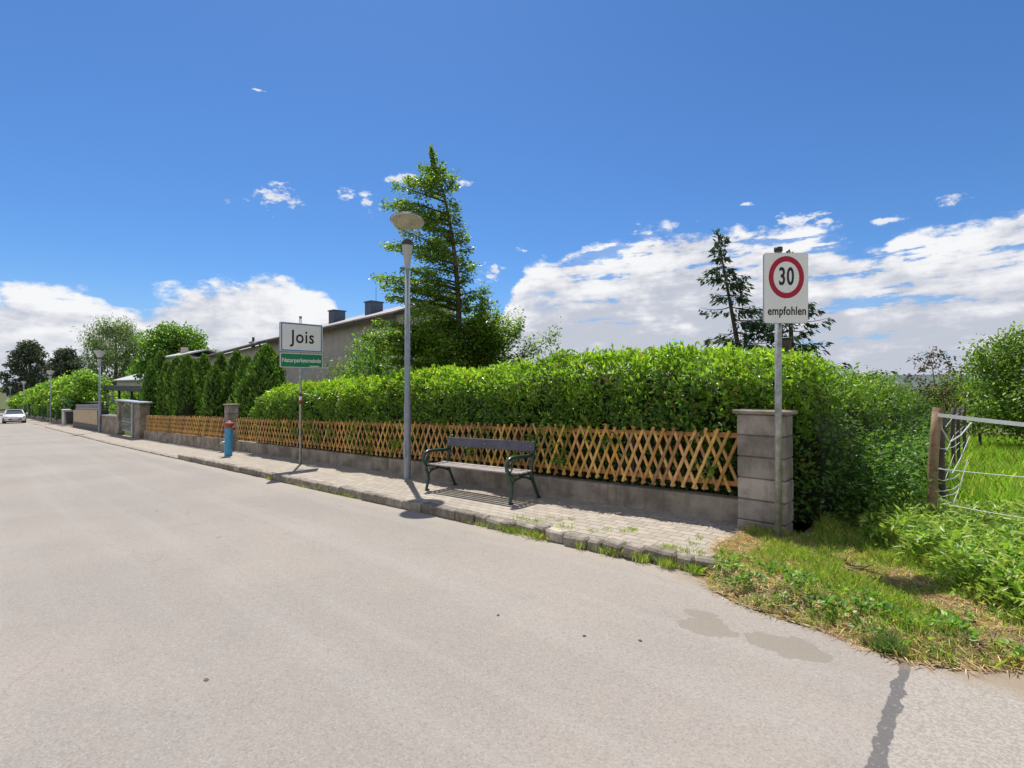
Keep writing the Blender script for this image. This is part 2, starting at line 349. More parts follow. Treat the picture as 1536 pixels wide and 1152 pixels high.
# kerb: individual blocks in one structure
kb = MB(); x = -1.93
while x > -19.85:
    near = x > -5.2
    L = random.uniform(.18, .36) if near else random.uniform(.38, .5)
    c = random.uniform(.66, 1.15); kb.cc = (c, c*random.uniform(.97, 1.0), c*random.uniform(.93, .99))
    j = (.022 if near else .007)
    xc = x-L/2; h = .15
    if -3.95 < xc < -3.75: kb.cc = (1.45, 1.45, 1.4)
    Mx = Matrix.Rotation(random.gauss(0, .07 if near else .012), 3, 'Y') @ Matrix.Rotation(random.gauss(0, .06 if near else .008), 3, 'X') @ Matrix.Rotation(random.gauss(0, .05 if near else .006), 3, 'Z')
    kb.box((xc, 5.045+random.gauss(0, j), gf(xc)-.072+random.gauss(0, .010 if near else .003)), (L-(.022 if near else .012), .17+random.uniform(-.02, .03)*near, h), bev=.026 if near else .014, M=Mx)
    x -= L
while x > -60:                        # further down the kerb lies almost flush with the road
    L = random.uniform(.45, .6); c = random.uniform(.85, 1.1); kb.cc = (c, c, c*.97)
    kb.box((x-L/2, 5.02, gf(x-L/2)-.130), (L-.012, .2, .07), bev=.01); x -= L
tag(kb.build('kerb', M['kerb'], color=True, fixn=False), kind='structure')

EDGE = [(-2.6, 5.22), (-2.12, 5.12), (-1.98, 4.86), (-1.9, 4.68), (-1.62, 4.50), (-1.4, 4.41), (-.92, 4.33), (-.62, 4.24), (-.46, 4.19), (-.17, 4.29), (.16, 4.50), (.6, 4.62), (1.5, 4.7), (4, 4.8), (12, 4.9)]
ex = np.array([e[0] for e in EDGE]); ey = np.array([e[1] for e in EDGE])
def yedge(x): return np.interp(x, ex, ey)+.05*(vnoise(x, 0*np.asarray(x), 5, 3)-.5)
def zverge(X, Y):
    d = Y-yedge(X)
    z = g(X)-.132+.135*sst(0, .38, d)*np.where(X < -1.0, 1, .85)+.05*(vnoise(X, Y, 2.3, 1)-.5)*sst(.05, .5, d)+.02*(vnoise(X, Y, 8, 2)-.5)
    return z+.02*sst(-1.6, -2.0, X)*sst(.1, .3, d)
vx = np.unique(np.concatenate([np.arange(-2.12, .7, .06), np.arange(.7, 3, .3), [3.5, 4.5, 6, 8, 10, 12]])); vt = np.linspace(0, 1, 46)**1.15
Xg, T = np.meshgrid(vx, vt); Yg = yedge(Xg)*(1-T)+(np.where(Xg < -1.55, 6.45, 8.6))*T
V = np.stack([Xg, Yg, zverge(Xg, Yg)], -1).reshape(-1, 3); nx = len(vx)
i = (np.arange(len(vt)-1)[:, None]*nx+np.arange(nx-1)[None, :]).reshape(-1, 1)
tag(link('verge', np_mesh('verge', V, np.concatenate([i, i+1, i+nx+1, i+nx], 1)), M['soil'], smooth=True), kind='structure')
sheet('pasture', np.unique(np.concatenate([np.arange(-2, 3, .3), np.arange(3, 40, 3)])), np.concatenate([np.arange(8.0, 14, .3), np.arange(14, 60, 2.)]), lambda X, Y: g(X)+.035+.06*(vnoise(X, Y, .9, 4)-.5), M['pasture'])

# ------------------------------------------------------------------ low walls, pillars, lattice fences
def slopebox(mb, x0, x1, y0, y1, h0, h1, n=12, zb=-.3, jit=0):
    """a wall body that follows the fall of the street"""
    xs = np.linspace(x0, x1, n+1)
    for a in range(n):
        A, B = xs[a], xs[a+1]
        ha = h0+(h1-h0)*a/n; hb = h0+(h1-h0)*(a+1)/n
        ja = jit*math.sin(a*7.1); jb = jit*math.sin((a+1)*7.1)
        vs = [(A, y0, gf(A)+zb), (B, y0, gf(B)+zb), (B, y1, gf(B)+zb), (A, y1, gf(A)+zb),
              (A, y0+ja*.4, gf(A)+ha+ja), (B, y0+jb*.4, gf(B)+hb+jb), (B, y1, gf(B)+hb+jb), (A, y1, gf(A)+ha+ja)]
        fs = [(4, 5, 6, 7), (0, 1, 5, 4), (2, 3, 7, 6)]
        if a == 0: fs.append((3, 0, 4, 7))
        if a == n-1: fs.append((1, 2, 6, 5))
        mb.add(vs, fs)
def low_wall(x0, x1, h0, h1, label):
    w = thing('low_wall', label, 'wall', (x0, 6.8, gf(x0)), group='low concrete walls under the lattice fence'); o = w.location
    n = int((x0-x1)/1.9); b = MB(); xs = np.linspace(x0, x1, n+1)
    for k in range(n): slopebox(b, xs[k], xs[k+1]+.008, 6.68+random.uniform(-.004, .004), 6.90, h0+(h1-h0)*k/n+random.uniform(-.006, .006), h0+(h1-h0)*(k+1)/n+random.uniform(-.006, .006), 3, jit=.004)
    b.build('wall_body', M['wall'], w, o)
    c = MB(); slopebox(c, x0-.02, x1+.02, 6.665, 6.68, h0*.18, h0*.2, n); c.build('footing', M['wall'], w, o)
low_wall(-2.27, -20.0, .29, .34, 'long low concrete garden wall behind the bench and the name sign')
low_wall(-20.36, -33.45, .34, .36, 'shorter low concrete wall between the blue hydrant and the gate')

def spacing(s): return min(.15+.0062*max(0, s-2.8), .225)
def lattice(x0, x1, label):
    f = thing('lattice_fence', label, 'fence', (x0, 6.75, gf(x0)), group='wooden lattice fences on the low wall'); o = f.location
    zb, zt = .385, 1.175
    m = MB(); sx = x0-.02
    w = .023
    while sx > x1:
        sp = spacing(-sx); run = sp*2.25
        for lay, sg in ((0, 1), (1, -1)):
            a, b = (sx-run, sx) if sg > 0 else (sx, sx-run)      # foot, head
            if min(a, b) < x1-.02: continue
            a += random.gauss(0, .006); b += random.gauss(0, .006)
            za = gf(a)+zb+random.gauss(0, .008)-.02; zz = gf(b)+zt+random.gauss(0, .012)
            if random.random() < .05: zz -= random.uniform(.05, .14); b = a+(b-a)*.9
            y = 6.722+.017*lay
            d = Vector((b-a, 0, zz-za)).normalized(); s_ = Vector((d.z, 0, -d.x))
            c = random.uniform(.55, 1.25)*(.75 if random.random() < .15 else 1); m.cc = (c, c*random.uniform(.88, 1.12), c*random.uniform(.7, 1.7))
            cs = [(-w, .0), (-w*.62, -.011), (w*.62, -.011), (w, .0)]
            vs = [Vector((a, y, za))+s_*p+Vector((0, q, 0)) for p, q in cs]+[Vector((b, y, zz))+s_*p+Vector((0, q, 0)) for p, q in cs]
            m.add(vs, [(0, 1, 5, 4), (1, 2, 6, 5), (2, 3, 7, 6), (3, 0, 4, 7), (0, 3, 2, 1), (4, 5, 6, 7)])
        sx -= sp
    m.build('lattice', M['slat'], f, o, color=True)
    for z in (zb+.06, zt-.11):
        r = MB(); n = 14; xs = np.linspace(x0, x1, n+1)
        for a in range(n):
            A, B = xs[a], xs[a+1]
            vs = [(p, y, gf(p)+z+q) for p in (A, B) for y, q in ((6.742, 0), (6.742, .06), (6.775, .06), (6.775, 0))]
            r.add(vs, [(0, 1, 5, 4), (1, 2, 6, 5), (2, 3, 7, 6), (3, 0, 4, 7)]+([(0, 3, 2, 1)] if a == 0 else [])+([(4, 5, 6, 7)] if a == n-1 else []))
        r.build('rail', M['rail'], f, o)
    xp = x0-1.6
    while xp > x1+.5:
        b = MB(); b.box((xp, 6.81, gf(xp)+.70), (.05, .05, .85)); b.build('post', M['darkpost'], f, o); xp -= 2.3
lattice(-2.27, -19.98, 'long honey coloured criss cross wooden fence below the clipped laurel hedge')
lattice(-20.38, -33.35, 'shorter honey coloured criss cross fence in front of the thuja row')

def pillar(name, label, x0, x1, y0, y1, h, mat, blocks=5, cap=.05, over=.045):
    xc, yc = (x0+x1)/2, (y0+y1)/2; z = gf(xc)
    p = thing(name, label, 'pillar', (xc, yc, z), group='masonry pillars along the front')
    b = MB(); hh = (h+.15)/blocks
    for k in range(blocks):
        b.cc = (random.uniform(.8, 1.12),)*3; jx = random.gauss(0, .004)
        b.box((jx, random.gauss(0, .003), -.15+hh*(k+.5)), (x1-x0, y1-y0, hh-.012), bev=.011, M=Matrix.Rotation(random.gauss(0, .008), 3, 'Y'))
    b.cc = (.45, .42, .40); b.box((0, 0, h/2-.075), (x1-x0-.022, y1-y0-.022, h+.12)); b.build('shaft', mat, p, color=True)
    c = MB(); c.box((0, 0, h+cap/2), (x1-x0+2*over, y1-y0+2*over, cap), bev=.012); c.build('cap', M['wall'], p)
    return p
pillar('stone_pillar', 'thick grey block pillar at the right end of the fence behind the speed sign', -2.24, -1.70, 6.42, 6.72, 1.38, M['pillar'], 6)
pillar('stone_pillar', 'slim grey pillar between the two fence lengths behind the blue hydrant', -20.37, -20.0, 6.50, 6.86, 1.62, M['pillar'], 6)
pillar('stone_pillar', 'rough dark pillar between the lattice fence and the metal gate', -34.7, -33.5, 6.5, 6.98, 1.75, M['wall'], 5, .04, .02)

# ------------------------------------------------------------------ hedges
LAUREL = [(.16, .30, .02), (.095, .205, .018), (.05, .13, .016), (.028, .075, .014)]
def hedge_wave(x, z): return .13*(vnoise(x, z, 1.3, 5)-.5)*2+.06*(vnoise(x, z, 4.2, 6)-.5)*2
def hedge():
    x0, x1 = -1.55, -18.35
    h = thing('laurel_hedge', 'long clipped laurel hedge with bright green top behind the wooden lattice fence', 'hedge', (-10, 7.4, gf(-10))); o = np.array(h.location)
    P = []; N = []; lv = []
    def top(x): return 2.20+.10*(vnoise(x, 0*x, .7, 8)-.5)*2+.05*(vnoise(x, 0*x, 3, 9)-.5)*2-.10*sst(-10, -18, x)-.45*sst(-17.6, -18.35, x)-.22*sst(-3.4, -1.9, x)
    n = 60000                                   # street face
    x = rng.uniform(x1, x0, n); zt = top(x); z = zt*rng.uniform(0, 1, n)**.8
    keep = rng.uniform(0, 1, n) < np.where(z < 1.05, .42, 1); x, z, zt = x[keep], z[keep], zt[keep]; n = len(x)
    d = rng.exponential(.09, n)
    yf = np.where(z < 1.16, 6.86+.05*vnoise(x, z, 3, 2), 6.70)+hedge_wave(x, z)*np.where(z < 1.16, .25, 1)+.38*sst(.80, 1.02, z/zt)**2
    yf = np.where((x > -2.5) & (z < 1.5), np.maximum(yf, 6.80), yf)
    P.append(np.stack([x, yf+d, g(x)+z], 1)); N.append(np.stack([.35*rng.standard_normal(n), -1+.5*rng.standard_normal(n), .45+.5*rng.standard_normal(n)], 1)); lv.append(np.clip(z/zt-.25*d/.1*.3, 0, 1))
    n = 30000                                   # top
    x = rng.uniform(x1, x0, n); y = rng.uniform(6.85, 8.5, n); zt = top(x)+.06*(vnoise(x, y, 3, 3)-.5)*2-.2*sst(7.1, 6.8, y)-.25*sst(8.0, 8.5, y)
    d = rng.exponential(.07, n)
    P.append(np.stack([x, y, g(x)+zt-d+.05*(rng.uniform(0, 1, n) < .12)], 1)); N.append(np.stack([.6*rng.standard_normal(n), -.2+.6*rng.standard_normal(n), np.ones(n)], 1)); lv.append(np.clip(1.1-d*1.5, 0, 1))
    n = 4500                                    # left end
    y = rng.uniform(6.8, 8.4, n); z = rng.uniform(.1, 1.75, n); xx = x1+.25*vnoise(y, z, 2, 4)+rng.exponential(.08, n)
    P.append(np.stack([xx, y, g(xx)+z], 1)); N.append(np.stack([-np.ones(n), .5*rng.standard_normal(n), .4+.5*rng.standard_normal(n)], 1)); lv.append(z/2.2)
    for k in range(34):                         # shoots pushing out through the lattice
        xc, zc = rng.uniform(-17, -2.6), rng.uniform(.5, 1.2); m = int(rng.integers(25, 80)); sp = rng.uniform(.06, .16)
        P.append(np.stack([xc+sp*rng.standard_normal(m), 6.71+.045*rng.standard_normal(m), gf(xc)+zc+sp*rng.standard_normal(m)], 1)); N.append(np.stack([.5*rng.standard_normal(m), -1+.5*rng.standard_normal(m), .6+.5*rng.standard_normal(m)], 1)); lv.append(np.full(m, .62+.2*rng.random()))
    P = np.concatenate(P); N = unit(np.concatenate(N)); lv = np.concatenate(lv); n = len(P)
    q3 = vnoise(P[:, 0]+.6*P[:, 1], P[:, 2]-g(P[:, 0]), 5.5, 21)*.6+vnoise(P[:, 0]-.3*P[:, 1], P[:, 2], 11, 22)*.4; kp = (q3 > .385) | (rng.uniform(0, 1, n) < .2); P, N, lv = P[kp], N[kp], lv[kp]
    m = 900; xs_ = rng.uniform(x1+.2, x0-.1, m); ys_ = rng.uniform(6.95, 8.2, m); hs = rng.uniform(.04, .17, m); zt = top(xs_)+.06*(vnoise(xs_, ys_, 3, 3)-.5)*2-.2*sst(7.1, 6.8, ys_)   # upright new shoots
    for k in range(7):
        P = np.concatenate([P, np.stack([xs_, ys_, g(xs_)+zt+hs*k/6-.03], 1)]); N = np.concatenate([N, unit(np.stack([rng.standard_normal(m), rng.standard_normal(m), np.full(m, .5)], 1))]); lv = np.concatenate([lv, np.full(m, 1.15)])
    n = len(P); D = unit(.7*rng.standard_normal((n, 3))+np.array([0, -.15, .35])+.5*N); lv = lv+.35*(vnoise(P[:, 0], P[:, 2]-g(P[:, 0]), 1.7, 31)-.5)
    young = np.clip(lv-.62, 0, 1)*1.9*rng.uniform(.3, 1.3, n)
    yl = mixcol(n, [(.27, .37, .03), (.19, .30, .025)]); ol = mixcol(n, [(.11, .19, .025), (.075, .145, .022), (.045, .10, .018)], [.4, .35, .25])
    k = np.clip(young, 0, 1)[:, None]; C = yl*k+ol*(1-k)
    br = rng.uniform(0, 1, n) < .018; C[br] = mixcol(int(br.sum()), [(.22, .13, .04), (.26, .19, .05)])
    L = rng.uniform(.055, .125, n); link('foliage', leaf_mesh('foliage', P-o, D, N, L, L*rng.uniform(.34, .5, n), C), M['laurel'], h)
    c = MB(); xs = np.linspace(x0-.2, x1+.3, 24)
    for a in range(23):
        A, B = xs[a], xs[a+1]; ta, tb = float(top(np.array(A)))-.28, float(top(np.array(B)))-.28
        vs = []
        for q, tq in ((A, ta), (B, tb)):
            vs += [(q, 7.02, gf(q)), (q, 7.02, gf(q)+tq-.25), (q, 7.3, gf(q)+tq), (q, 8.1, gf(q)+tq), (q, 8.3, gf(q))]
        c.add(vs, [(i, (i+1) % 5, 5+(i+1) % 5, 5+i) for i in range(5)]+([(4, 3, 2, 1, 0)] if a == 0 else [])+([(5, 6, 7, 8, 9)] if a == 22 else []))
    c.build('shade_core', M['inner'], h, tuple(o))  # solid dark core in place of the hedge's shaded inside
hedge()

def clump_leaves(centers, radii, n, shell=.55, squash=1.):
    """points in the outer part of a set of ellipsoidal leaf clumps, with outward normals"""
    c = np.array(centers, float); r = np.array(radii, float); w = r**2; k = rng.choice(len(c), n, p=w/w.sum())
    d = unit(rng.standard_normal((n, 3))); rr = (1-shell*rng.uniform(0, 1, n)**1.6)*(1+.14*rng.standard_normal(n))
    P = c[k]+d*(r[k]*rr)[:, None]*np.array([1, 1, squash]); return P, d, k
def side_hedge():
    h = thing('overgrown_hedge', 'loose unclipped dark green hedge running back along the right of the block pillar', 'hedge', (-1.6, 9, gf(-1.6))); o = np.array(h.location)
    cs = []; rs = []
    y = 7.0
    while y < 27:
        hgt = 2.05-.15*sst(7, 9, y)-.55*sst(9, 22, y)+.12*math.sin(y*2.1)
        for z in np.arange(.3, hgt-.2, .42):
            xo = -1.55+.24*math.sin(y*1.7+z*2)+.22*random.gauss(0, 1)-.25*z/hgt+(.28 if z < 1.0 and y > 8 else 0)
            cs.append((xo, y+random.gauss(0, .12), gf(-1.5)+z)); rs.append(random.uniform(.22, .44))
        cs.append((-1.75+random.gauss(0, .12), y, gf(-1.5)+hgt-.28)); rs.append(random.uniform(.26, .36))
        cs.append((-2.25+random.gauss(0, .12), y, gf(-1.5)+hgt-.35)); rs.append(random.uniform(.3, .4))
        y += .45 if y < 13 else .8
    P, d, k = clump_leaves(cs, rs, 46000, .5)
    ok = (P[:, 2] > gf(-1.5)+.02) & ~((P[:, 0] < -1.66) & (P[:, 1] < 6.76)); P, d = P[ok], d[ok]; n = len(P)
    N = unit(d+np.array([0, 0, .4])+.5*rng.standard_normal((n, 3))); D = unit(rng.standard_normal((n, 3))+np.array([.2, -.2, -.1])+.4*d)
    zz = (P[:, 2]-gf(-1.5))/2; yl = mixcol(n, [(.22, .32, .03), (.15, .26, .025)]); ol = mixcol(n, [(.065, .12, .02), (.035, .075, .016), (.055, .10, .022)])  # old leaves darkened to carry the shade low in the hedge
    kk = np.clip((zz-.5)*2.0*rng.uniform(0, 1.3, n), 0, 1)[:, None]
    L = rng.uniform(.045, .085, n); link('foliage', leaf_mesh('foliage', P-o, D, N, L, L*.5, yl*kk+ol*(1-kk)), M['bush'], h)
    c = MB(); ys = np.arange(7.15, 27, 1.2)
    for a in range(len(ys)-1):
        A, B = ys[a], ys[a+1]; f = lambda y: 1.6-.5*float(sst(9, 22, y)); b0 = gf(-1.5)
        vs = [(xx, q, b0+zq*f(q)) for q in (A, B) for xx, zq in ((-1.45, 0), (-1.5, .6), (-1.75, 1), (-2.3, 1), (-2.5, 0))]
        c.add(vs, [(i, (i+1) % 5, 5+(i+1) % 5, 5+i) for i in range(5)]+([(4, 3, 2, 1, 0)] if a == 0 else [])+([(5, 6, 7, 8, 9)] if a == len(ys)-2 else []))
    c.build('shade_core', M['inner'], h, tuple(o))
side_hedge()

# ------------------------------------------------------------------ trees and shrubs
def tree(name, label, cat, base, trunk, clumps, nleaf, L, cols, wts=None, squash=.8, shell=.6, mat='tree', group=None, tr=.18, droop=0.):
    """trunk: list of local points; clumps: (dx, dy, dz, r) local leaf masses, each carried by a limb"""
    t = thing(name, label, cat, base, group=group)
    b = MB(); m = len(trunk); b.tube(trunk, [tr*(1-.75*i/(m-1)) for i in range(m)], 10)
    tp = [Vector(p) for p in trunk]
    for dx, dy, dz, r in clumps:
        e = Vector((dx, dy, dz)); q = min(tp, key=lambda p: (p-e).length+abs(p.z-(e.z-r*.8))*1.2)
        if (e-q).length < .15: continue
        mid = q.lerp(e, .5)+Vector((random.gauss(0, .08), random.gauss(0, .08), .12))*r
        b.tube([q, mid, e], [tr*.32, tr*.2, tr*.07], 6)
    b.build('trunk', M['bark'], t, smooth=True)
    P, d, k = clump_leaves([c[:3] for c in clumps], [c[3] for c in clumps], nleaf, shell, squash); n = len(P)
    P = P[P[:, 2] > .1] if name == 'shrub' else P; d = d[:len(P)]; n = len(P)
    N = unit(d+np.array([0, 0, .5])+.6*rng.standard_normal((n, 3))); D = unit(rng.standard_normal((n, 3))+.3*d+np.array([0, 0, -.3-droop]))
    LL = rng.uniform(.7, 1.3, n)*L; link('crown', leaf_mesh('crown', P, D, N, LL, LL*(.55 if droop < 1 else .22), mixcol(n, cols, wts, .25)), M[mat], t)
    return t
def rt(a, b, z=0.): v = R*a+F*b; return (v[0], v[1], z)      # local offset: a to the right of the view, b away, z up

def wind_tree():
    base = (-11.75, 10.0, gf(-11.7)+.02)
    t = thing('deciduous_tree', 'tall slender tree with tiered branches blown to the left behind the near lamp', 'tree', base)
    H = 9.0
    def axis(h): u = h/H; return Vector(rt(.02+.45*math.sin(u*2.6)*.55-.75*u**3, .25*u, h))
    b = MB(); zs = np.linspace(0, H, 16); b.tube([axis(z) for z in zs], [.12*(1-z/H)**.8+.012 for z in zs], 8)
    prL = lambda h: np.interp(h, [1.6, 2.6, 3.4, 4.2, 5.0, 6.0, 6.8, 7.4, 8.1, 8.6, 9], [1.1, 2.1, 2.6, 2.3, 2.35, 2.35, 2.1, 1.9, 1.6, .9, .12])
    prR = lambda h: np.interp(h, [1.6, 2.6, 3.4, 4.2, 5.0, 6.0, 7, 8, 9], [1.1, 1.2, 1.2, .9, .7, .5, .42, .4, .12])
    P = []; Nn = []; Dd = []
    def limb(p0, dirv, ln, rad, nl, rise, width, thick):
        dv = Vector(dirv).normalized(); side = dv.cross(Vector((0, 0, 1))).normalized(); pts = []
        for q in np.linspace(0, 1, 6): pts.append(p0+dv*ln*q+Vector((0, 0, rise*ln*(q-.75*q*q)))+side*.04*ln*math.sin(q*5))
        b.tube(pts, [rad*(1-.85*q) for q in np.linspace(0, 1, 6)], 5)
        for k in range(nl):
            q = random.uniform(.18, 1.04)**.8; i = min(int(q*5), 4); f = q*5-i
            p = pts[i].lerp(pts[i+1], min(f, 1.2)); w = width*(1.05-.45*q)
            P.append(p+side*random.gauss(0, w)+Vector((0, 0, random.gauss(-.03, thick)))); Nn.append((random.gauss(0, .5), random.gauss(0, .5), 1)); Dd.append(dv*.6+side*random.gauss(0, .8)+Vector((0, 0, random.gauss(-.3, .4))))
    tiers = np.linspace(1.7, 8.75, 25)
    for h in tiers:
        h0 = h+random.gauss(0, .06)
        nb = 5 if h < 5 else 4
        for k in range(nb):
            a = PI+random.uniform(-1.25, 1.25) if k < nb-1 or h > 6 and random.random() < .3 else random.uniform(-1., 1.)
            lr = prL(h0) if math.cos(a) < 0 else prR(h0)
            dep = 1.35*(1-h0/10.5)
            ln = abs(math.cos(a))*lr+abs(math.sin(a))*dep; ln *= random.uniform(.62, 1.08)
            if ln < .15: continue
            v = R*math.cos(a)+F*math.sin(a)
            limb(axis(max(.6, h0-.22*ln)), (v[0], v[1], .12), ln, .014+.012*ln, int(260*ln*(1.2 if h < 4.3 else .68)), random.uniform(.05, .42), .12+.06*ln, .06)
    for k in range(85):                      # short leafy twigs clothing the stem
        h0 = random.uniform(1.8, 8.3); a = random.uniform(0, 2*PI); v = R*math.cos(a)+F*math.sin(a)
        limb(axis(h0), (v[0], v[1], .5), random.uniform(.25, .6), .008, 55, .1, .14, .1)
    for k in range(9):                       # leader tuft
        limb(axis(8.2+k*.08), rt(random.gauss(-.3, .4), random.gauss(0, .3), 1.2), .45, .01, 60, .1, .09, .05)
    for a, hb, hz, ln in ((1.0, 2.6, 3.6, 1.7), (.9, 3.0, 2.2, 1.5), (1.5, 1.6, 3.4, 2.3), (.75, 1.1, 3.9, 2.7), (1.35, 1.2, 2.9, 2.9), (1.2, 1.4, 2.55, 2.3), (.9, 1.0, 3.6, 2.9), (.5, 1.2, 3.4, 3.0), (1.7, 1.1, 2.5, 2.7), (2.2, 1.3, 2.5, 3.3), (1.0, 1.5, 3.2, 2.4), (.7, 2.2, 3.0, 1.9)):   # loose right-hand limbs
        limb(axis(hb), rt(a, random.uniform(-.5, .3), hz*.62), ln*1.12, .035, int(300*ln), .12, .20, .2)
    for k in range(46):                      # dense lower skirt
        a = random.uniform(0, 2*PI); v = R*math.cos(a)*1.3+F*math.sin(a)*.8; p = axis(random.uniform(1.2, 3.9))
        limb(p, (v[0], v[1], random.uniform(-.1, .4)), random.uniform(.8, 1.8), .02, 520, .1, .30, .24)
    b.build('trunk', M['bark'], t, smooth=True)
    P = np.array([tuple(p) for p in P]); n = len(P); N = unit(np.array(Nn)); D = np.array([tuple(p) for p in Dd])
    C = mixcol(n, [(.125, .195, .025), (.085, .145, .02), (.19, .25, .035), (.055, .10, .018)], [.35, .3, .15, .2])
    L = rng.uniform(.06, .115, n); link('crown', leaf_mesh('crown', P, D, N, L, L*.66, C), M['tree'], t)
wind_tree()

def spruce(label, base, lean, H, spread, seed, bare=.0):
    random.seed(seed); t = thing('spruce_tree', label, 'tree', base, group='thin spruces behind the hedge')
    b = MB(); ax = lambda h: Vector(rt(lean*(h/H), 0, h)); zs = np.linspace(0, H, 10)
    b.tube([ax(z) for z in zs], [.10*(1-z/H)+.012 for z in zs], 8)
    P = []; D = []
    h = 1.2
    while h < H-.05:
        u = h/H; ln0 = spread*(1-u)**.75+.10
        for k in range(5 if u < .85 else 3):
            a = random.uniform(0, 2*PI); ln = ln0*random.uniform(.45, 1.12); v = R*math.cos(a)+F*math.sin(a)
            if random.random() < bare: continue
            dv = Vector((v[0], v[1], 0)); side = Vector((-v[1], v[0], 0)); pts = []
            for q in np.linspace(0, 1, 5): pts.append(ax(h)+dv*ln*q+Vector((0, 0, ln*(-.38*q+.34*q*q+.04))))
            b.tube(pts, [.016*(1-.8*q) for q in np.linspace(0, 1, 5)], 4)
            for j in range(int(55*ln)+7):
                q = random.uniform(.22, 1.0); i = min(int(q*4), 3); p = pts[i].lerp(pts[i+1], q*4-i)
                w = .20*ln*(1.15-q); off = random.gauss(0, 1)*w
                P.append(p+side*off+Vector((0, 0, -abs(random.gauss(0, .07))-.25*abs(off)))); D.append(dv*random.uniform(.2, .9)+side*np.sign(off)*.5+Vector((0, 0, -random.uniform(.1, .9))))
        h += random.uniform(.20, .36)
    for a, h0, ln in ((.1, 1.75, 1.9), (PI, 2.2, 1.7)):      # a long low limb each side
        v = R*math.cos(a)-F*.2; dv = Vector((v[0], v[1], 0)); pts = [ax(h0)+dv*ln*q+Vector((0, 0, ln*(.05*q+.16*q*q))) for q in np.linspace(0, 1, 5)]
        b.tube(pts, [.02*(1-.8*q) for q in np.linspace(0, 1, 5)], 4)
        for j in range(220):
            q = random.uniform(.25, 1.0); i = min(int(q*4), 3); P.append(pts[i].lerp(pts[i+1], q*4-i)+Vector((random.gauss(0, .12), random.gauss(0, .12), -abs(random.gauss(0, .1))))); D.append(dv*.7+Vector((random.gauss(0, .5), random.gauss(0, .5), -.4)))
    for k in range(60): q = random.uniform(.86, 1.01); P.append(ax(H*q)+Vector((random.gauss(0, .05), random.gauss(0, .05), 0))); D.append(Vector((random.gauss(0, .5), random.gauss(0, .5), .5)))
    b.build('trunk', M['bark'], t, smooth=True)
    P = np.array([tuple(p) for p in P]); D = np.array([tuple(p) for p in D]); n = len(P)
    L = rng.uniform(.09, .20, n); link('crown', leaf_mesh('crown', P, D, rng.standard_normal((n, 3))+np.array([0, 0, .5]), L, L*.33, mixcol(n, [(.03, .06, .03), (.05, .085, .035), (.02, .04, .022)])), M['needle'], t)
spruce('taller leaning spruce with bare ragged branches left of the speed sign', (-4.4, 14.1, gf(-4.4)), -1.05, 5.75, 1.75, 3)
spruce('shorter ragged spruce half hidden behind the speed sign', (-3.45, 14.0, gf(-3.4)), -.25, 4.95, 1.85, 15)
random.seed(21)
pst = thing('wooden_post', 'dark brown post standing up out of the hedge just right of the speed sign pole', 'post', (-2.38, 9.0, gf(-2.4)))
b = MB(); b.box((0, 0, 1.16), (.13, .13, 2.62), bev=.012); b.build('shaft', M['darkpost'], pst); b = MB(); b.box((0, 0, 2.485), (.15, .15, .03), bev=.008); b.build('cap', M['dark'], pst)

# thujas behind the short fence: (x, y, height, radius)
TH = [(-36.3, 7.6, 3.95, .52), (-41.2, 9.2, 5.2, .62), (-33.4, 7.8, 4.0, .50), (-32.5, 8.0, 4.2, .56), (-29.95, 7.8, 4.1, .62), (-31.2, 8.5, 4.0, .55), (-34.2, 9.8, 4.55, .55),
      (-25.0, 7.6, 3.25, .50), (-29.2, 9.2, 4.2, .55), (-25.2, 8.6, 4.0, .55), (-23.5, 8.4, 3.6, .52), (-22.3, 8.7, 4.0, .92)]
ORD = ['leftmost', 'second', 'third', 'fourth', 'fifth', 'sixth', 'seventh', 'eighth', 'ninth', 'tenth', 'eleventh', 'rightmost']
for q, (x, y, H, r) in enumerate(TH):
    lab = '%s columnar thuja%s of the row behind the short lattice fence' % (ORD[q], '' if 0 < q < 12 else '')
    if 0 < q < 11: lab = '%s columnar thuja from the left in the row behind the short lattice fence' % ORD[q]
    if q == 7: lab = 'short bright thuja in front, eighth from the left, behind the short lattice fence'
    if q == 11: lab = 'broad bulky thuja at the right end of the row touching the laurel hedge'
    t = thing('thuja', lab, 'thuja', (x, y, gf(x)), group='thujas behind the short lattice fence')
    n = int(2300*H/3.6*r/.6); u = rng.uniform(0, 1, n)**.85; a = rng.uniform(0, 2*PI, n)
    prof = np.where(u < .35, .62+.38*np.sin(u/.35*PI/2), np.cos((u-.35)/.65*PI/2)**.72)
    lob = 1+.16*np.sin(a*3+u*5+q)+.12*np.sin(a*5-u*11+q*2)+.16*(vnoise(a*2, u*14, 1, q)-.5)
    rr = .98*r*prof*lob*(1-.28*rng.uniform(0, 1, n)**2)
    P = np.stack([rr*np.cos(a)+.12*np.sin(u*3+q), rr*np.sin(a), .15+u*(H-.15)], 1)
    out = np.stack([np.cos(a), np.sin(a), 0*a], 1); D = unit(out*.55+np.array([0, 0, 1.])+.35*rng.standard_normal((n, 3))); N = unit(out+.5*rng.standard_normal((n, 3)))
    L = rng.uniform(.12, .24, n); link('foliage', leaf_mesh('foliage', P, D, N, L, L*.45, mixcol(n, [(.085, .16, .025), (.055, .115, .02), (.13, .21, .035)], [.45, .35, .2])), M['needle'], t)
    c = MB(); c.lathe([(.02, .0), (r*.55, .1), (r*.78, H*.33), (r*.55, H*.7), (r*.25, H*.9), (.01, H*.97)], n=12); c.build('shade_core', M['inner'], t, smooth=True)
    c = MB(); c.tube([(0, 0, -.1), (0, 0, .6)], [.07, .05], 8); c.build('trunk', M['bark'], t)

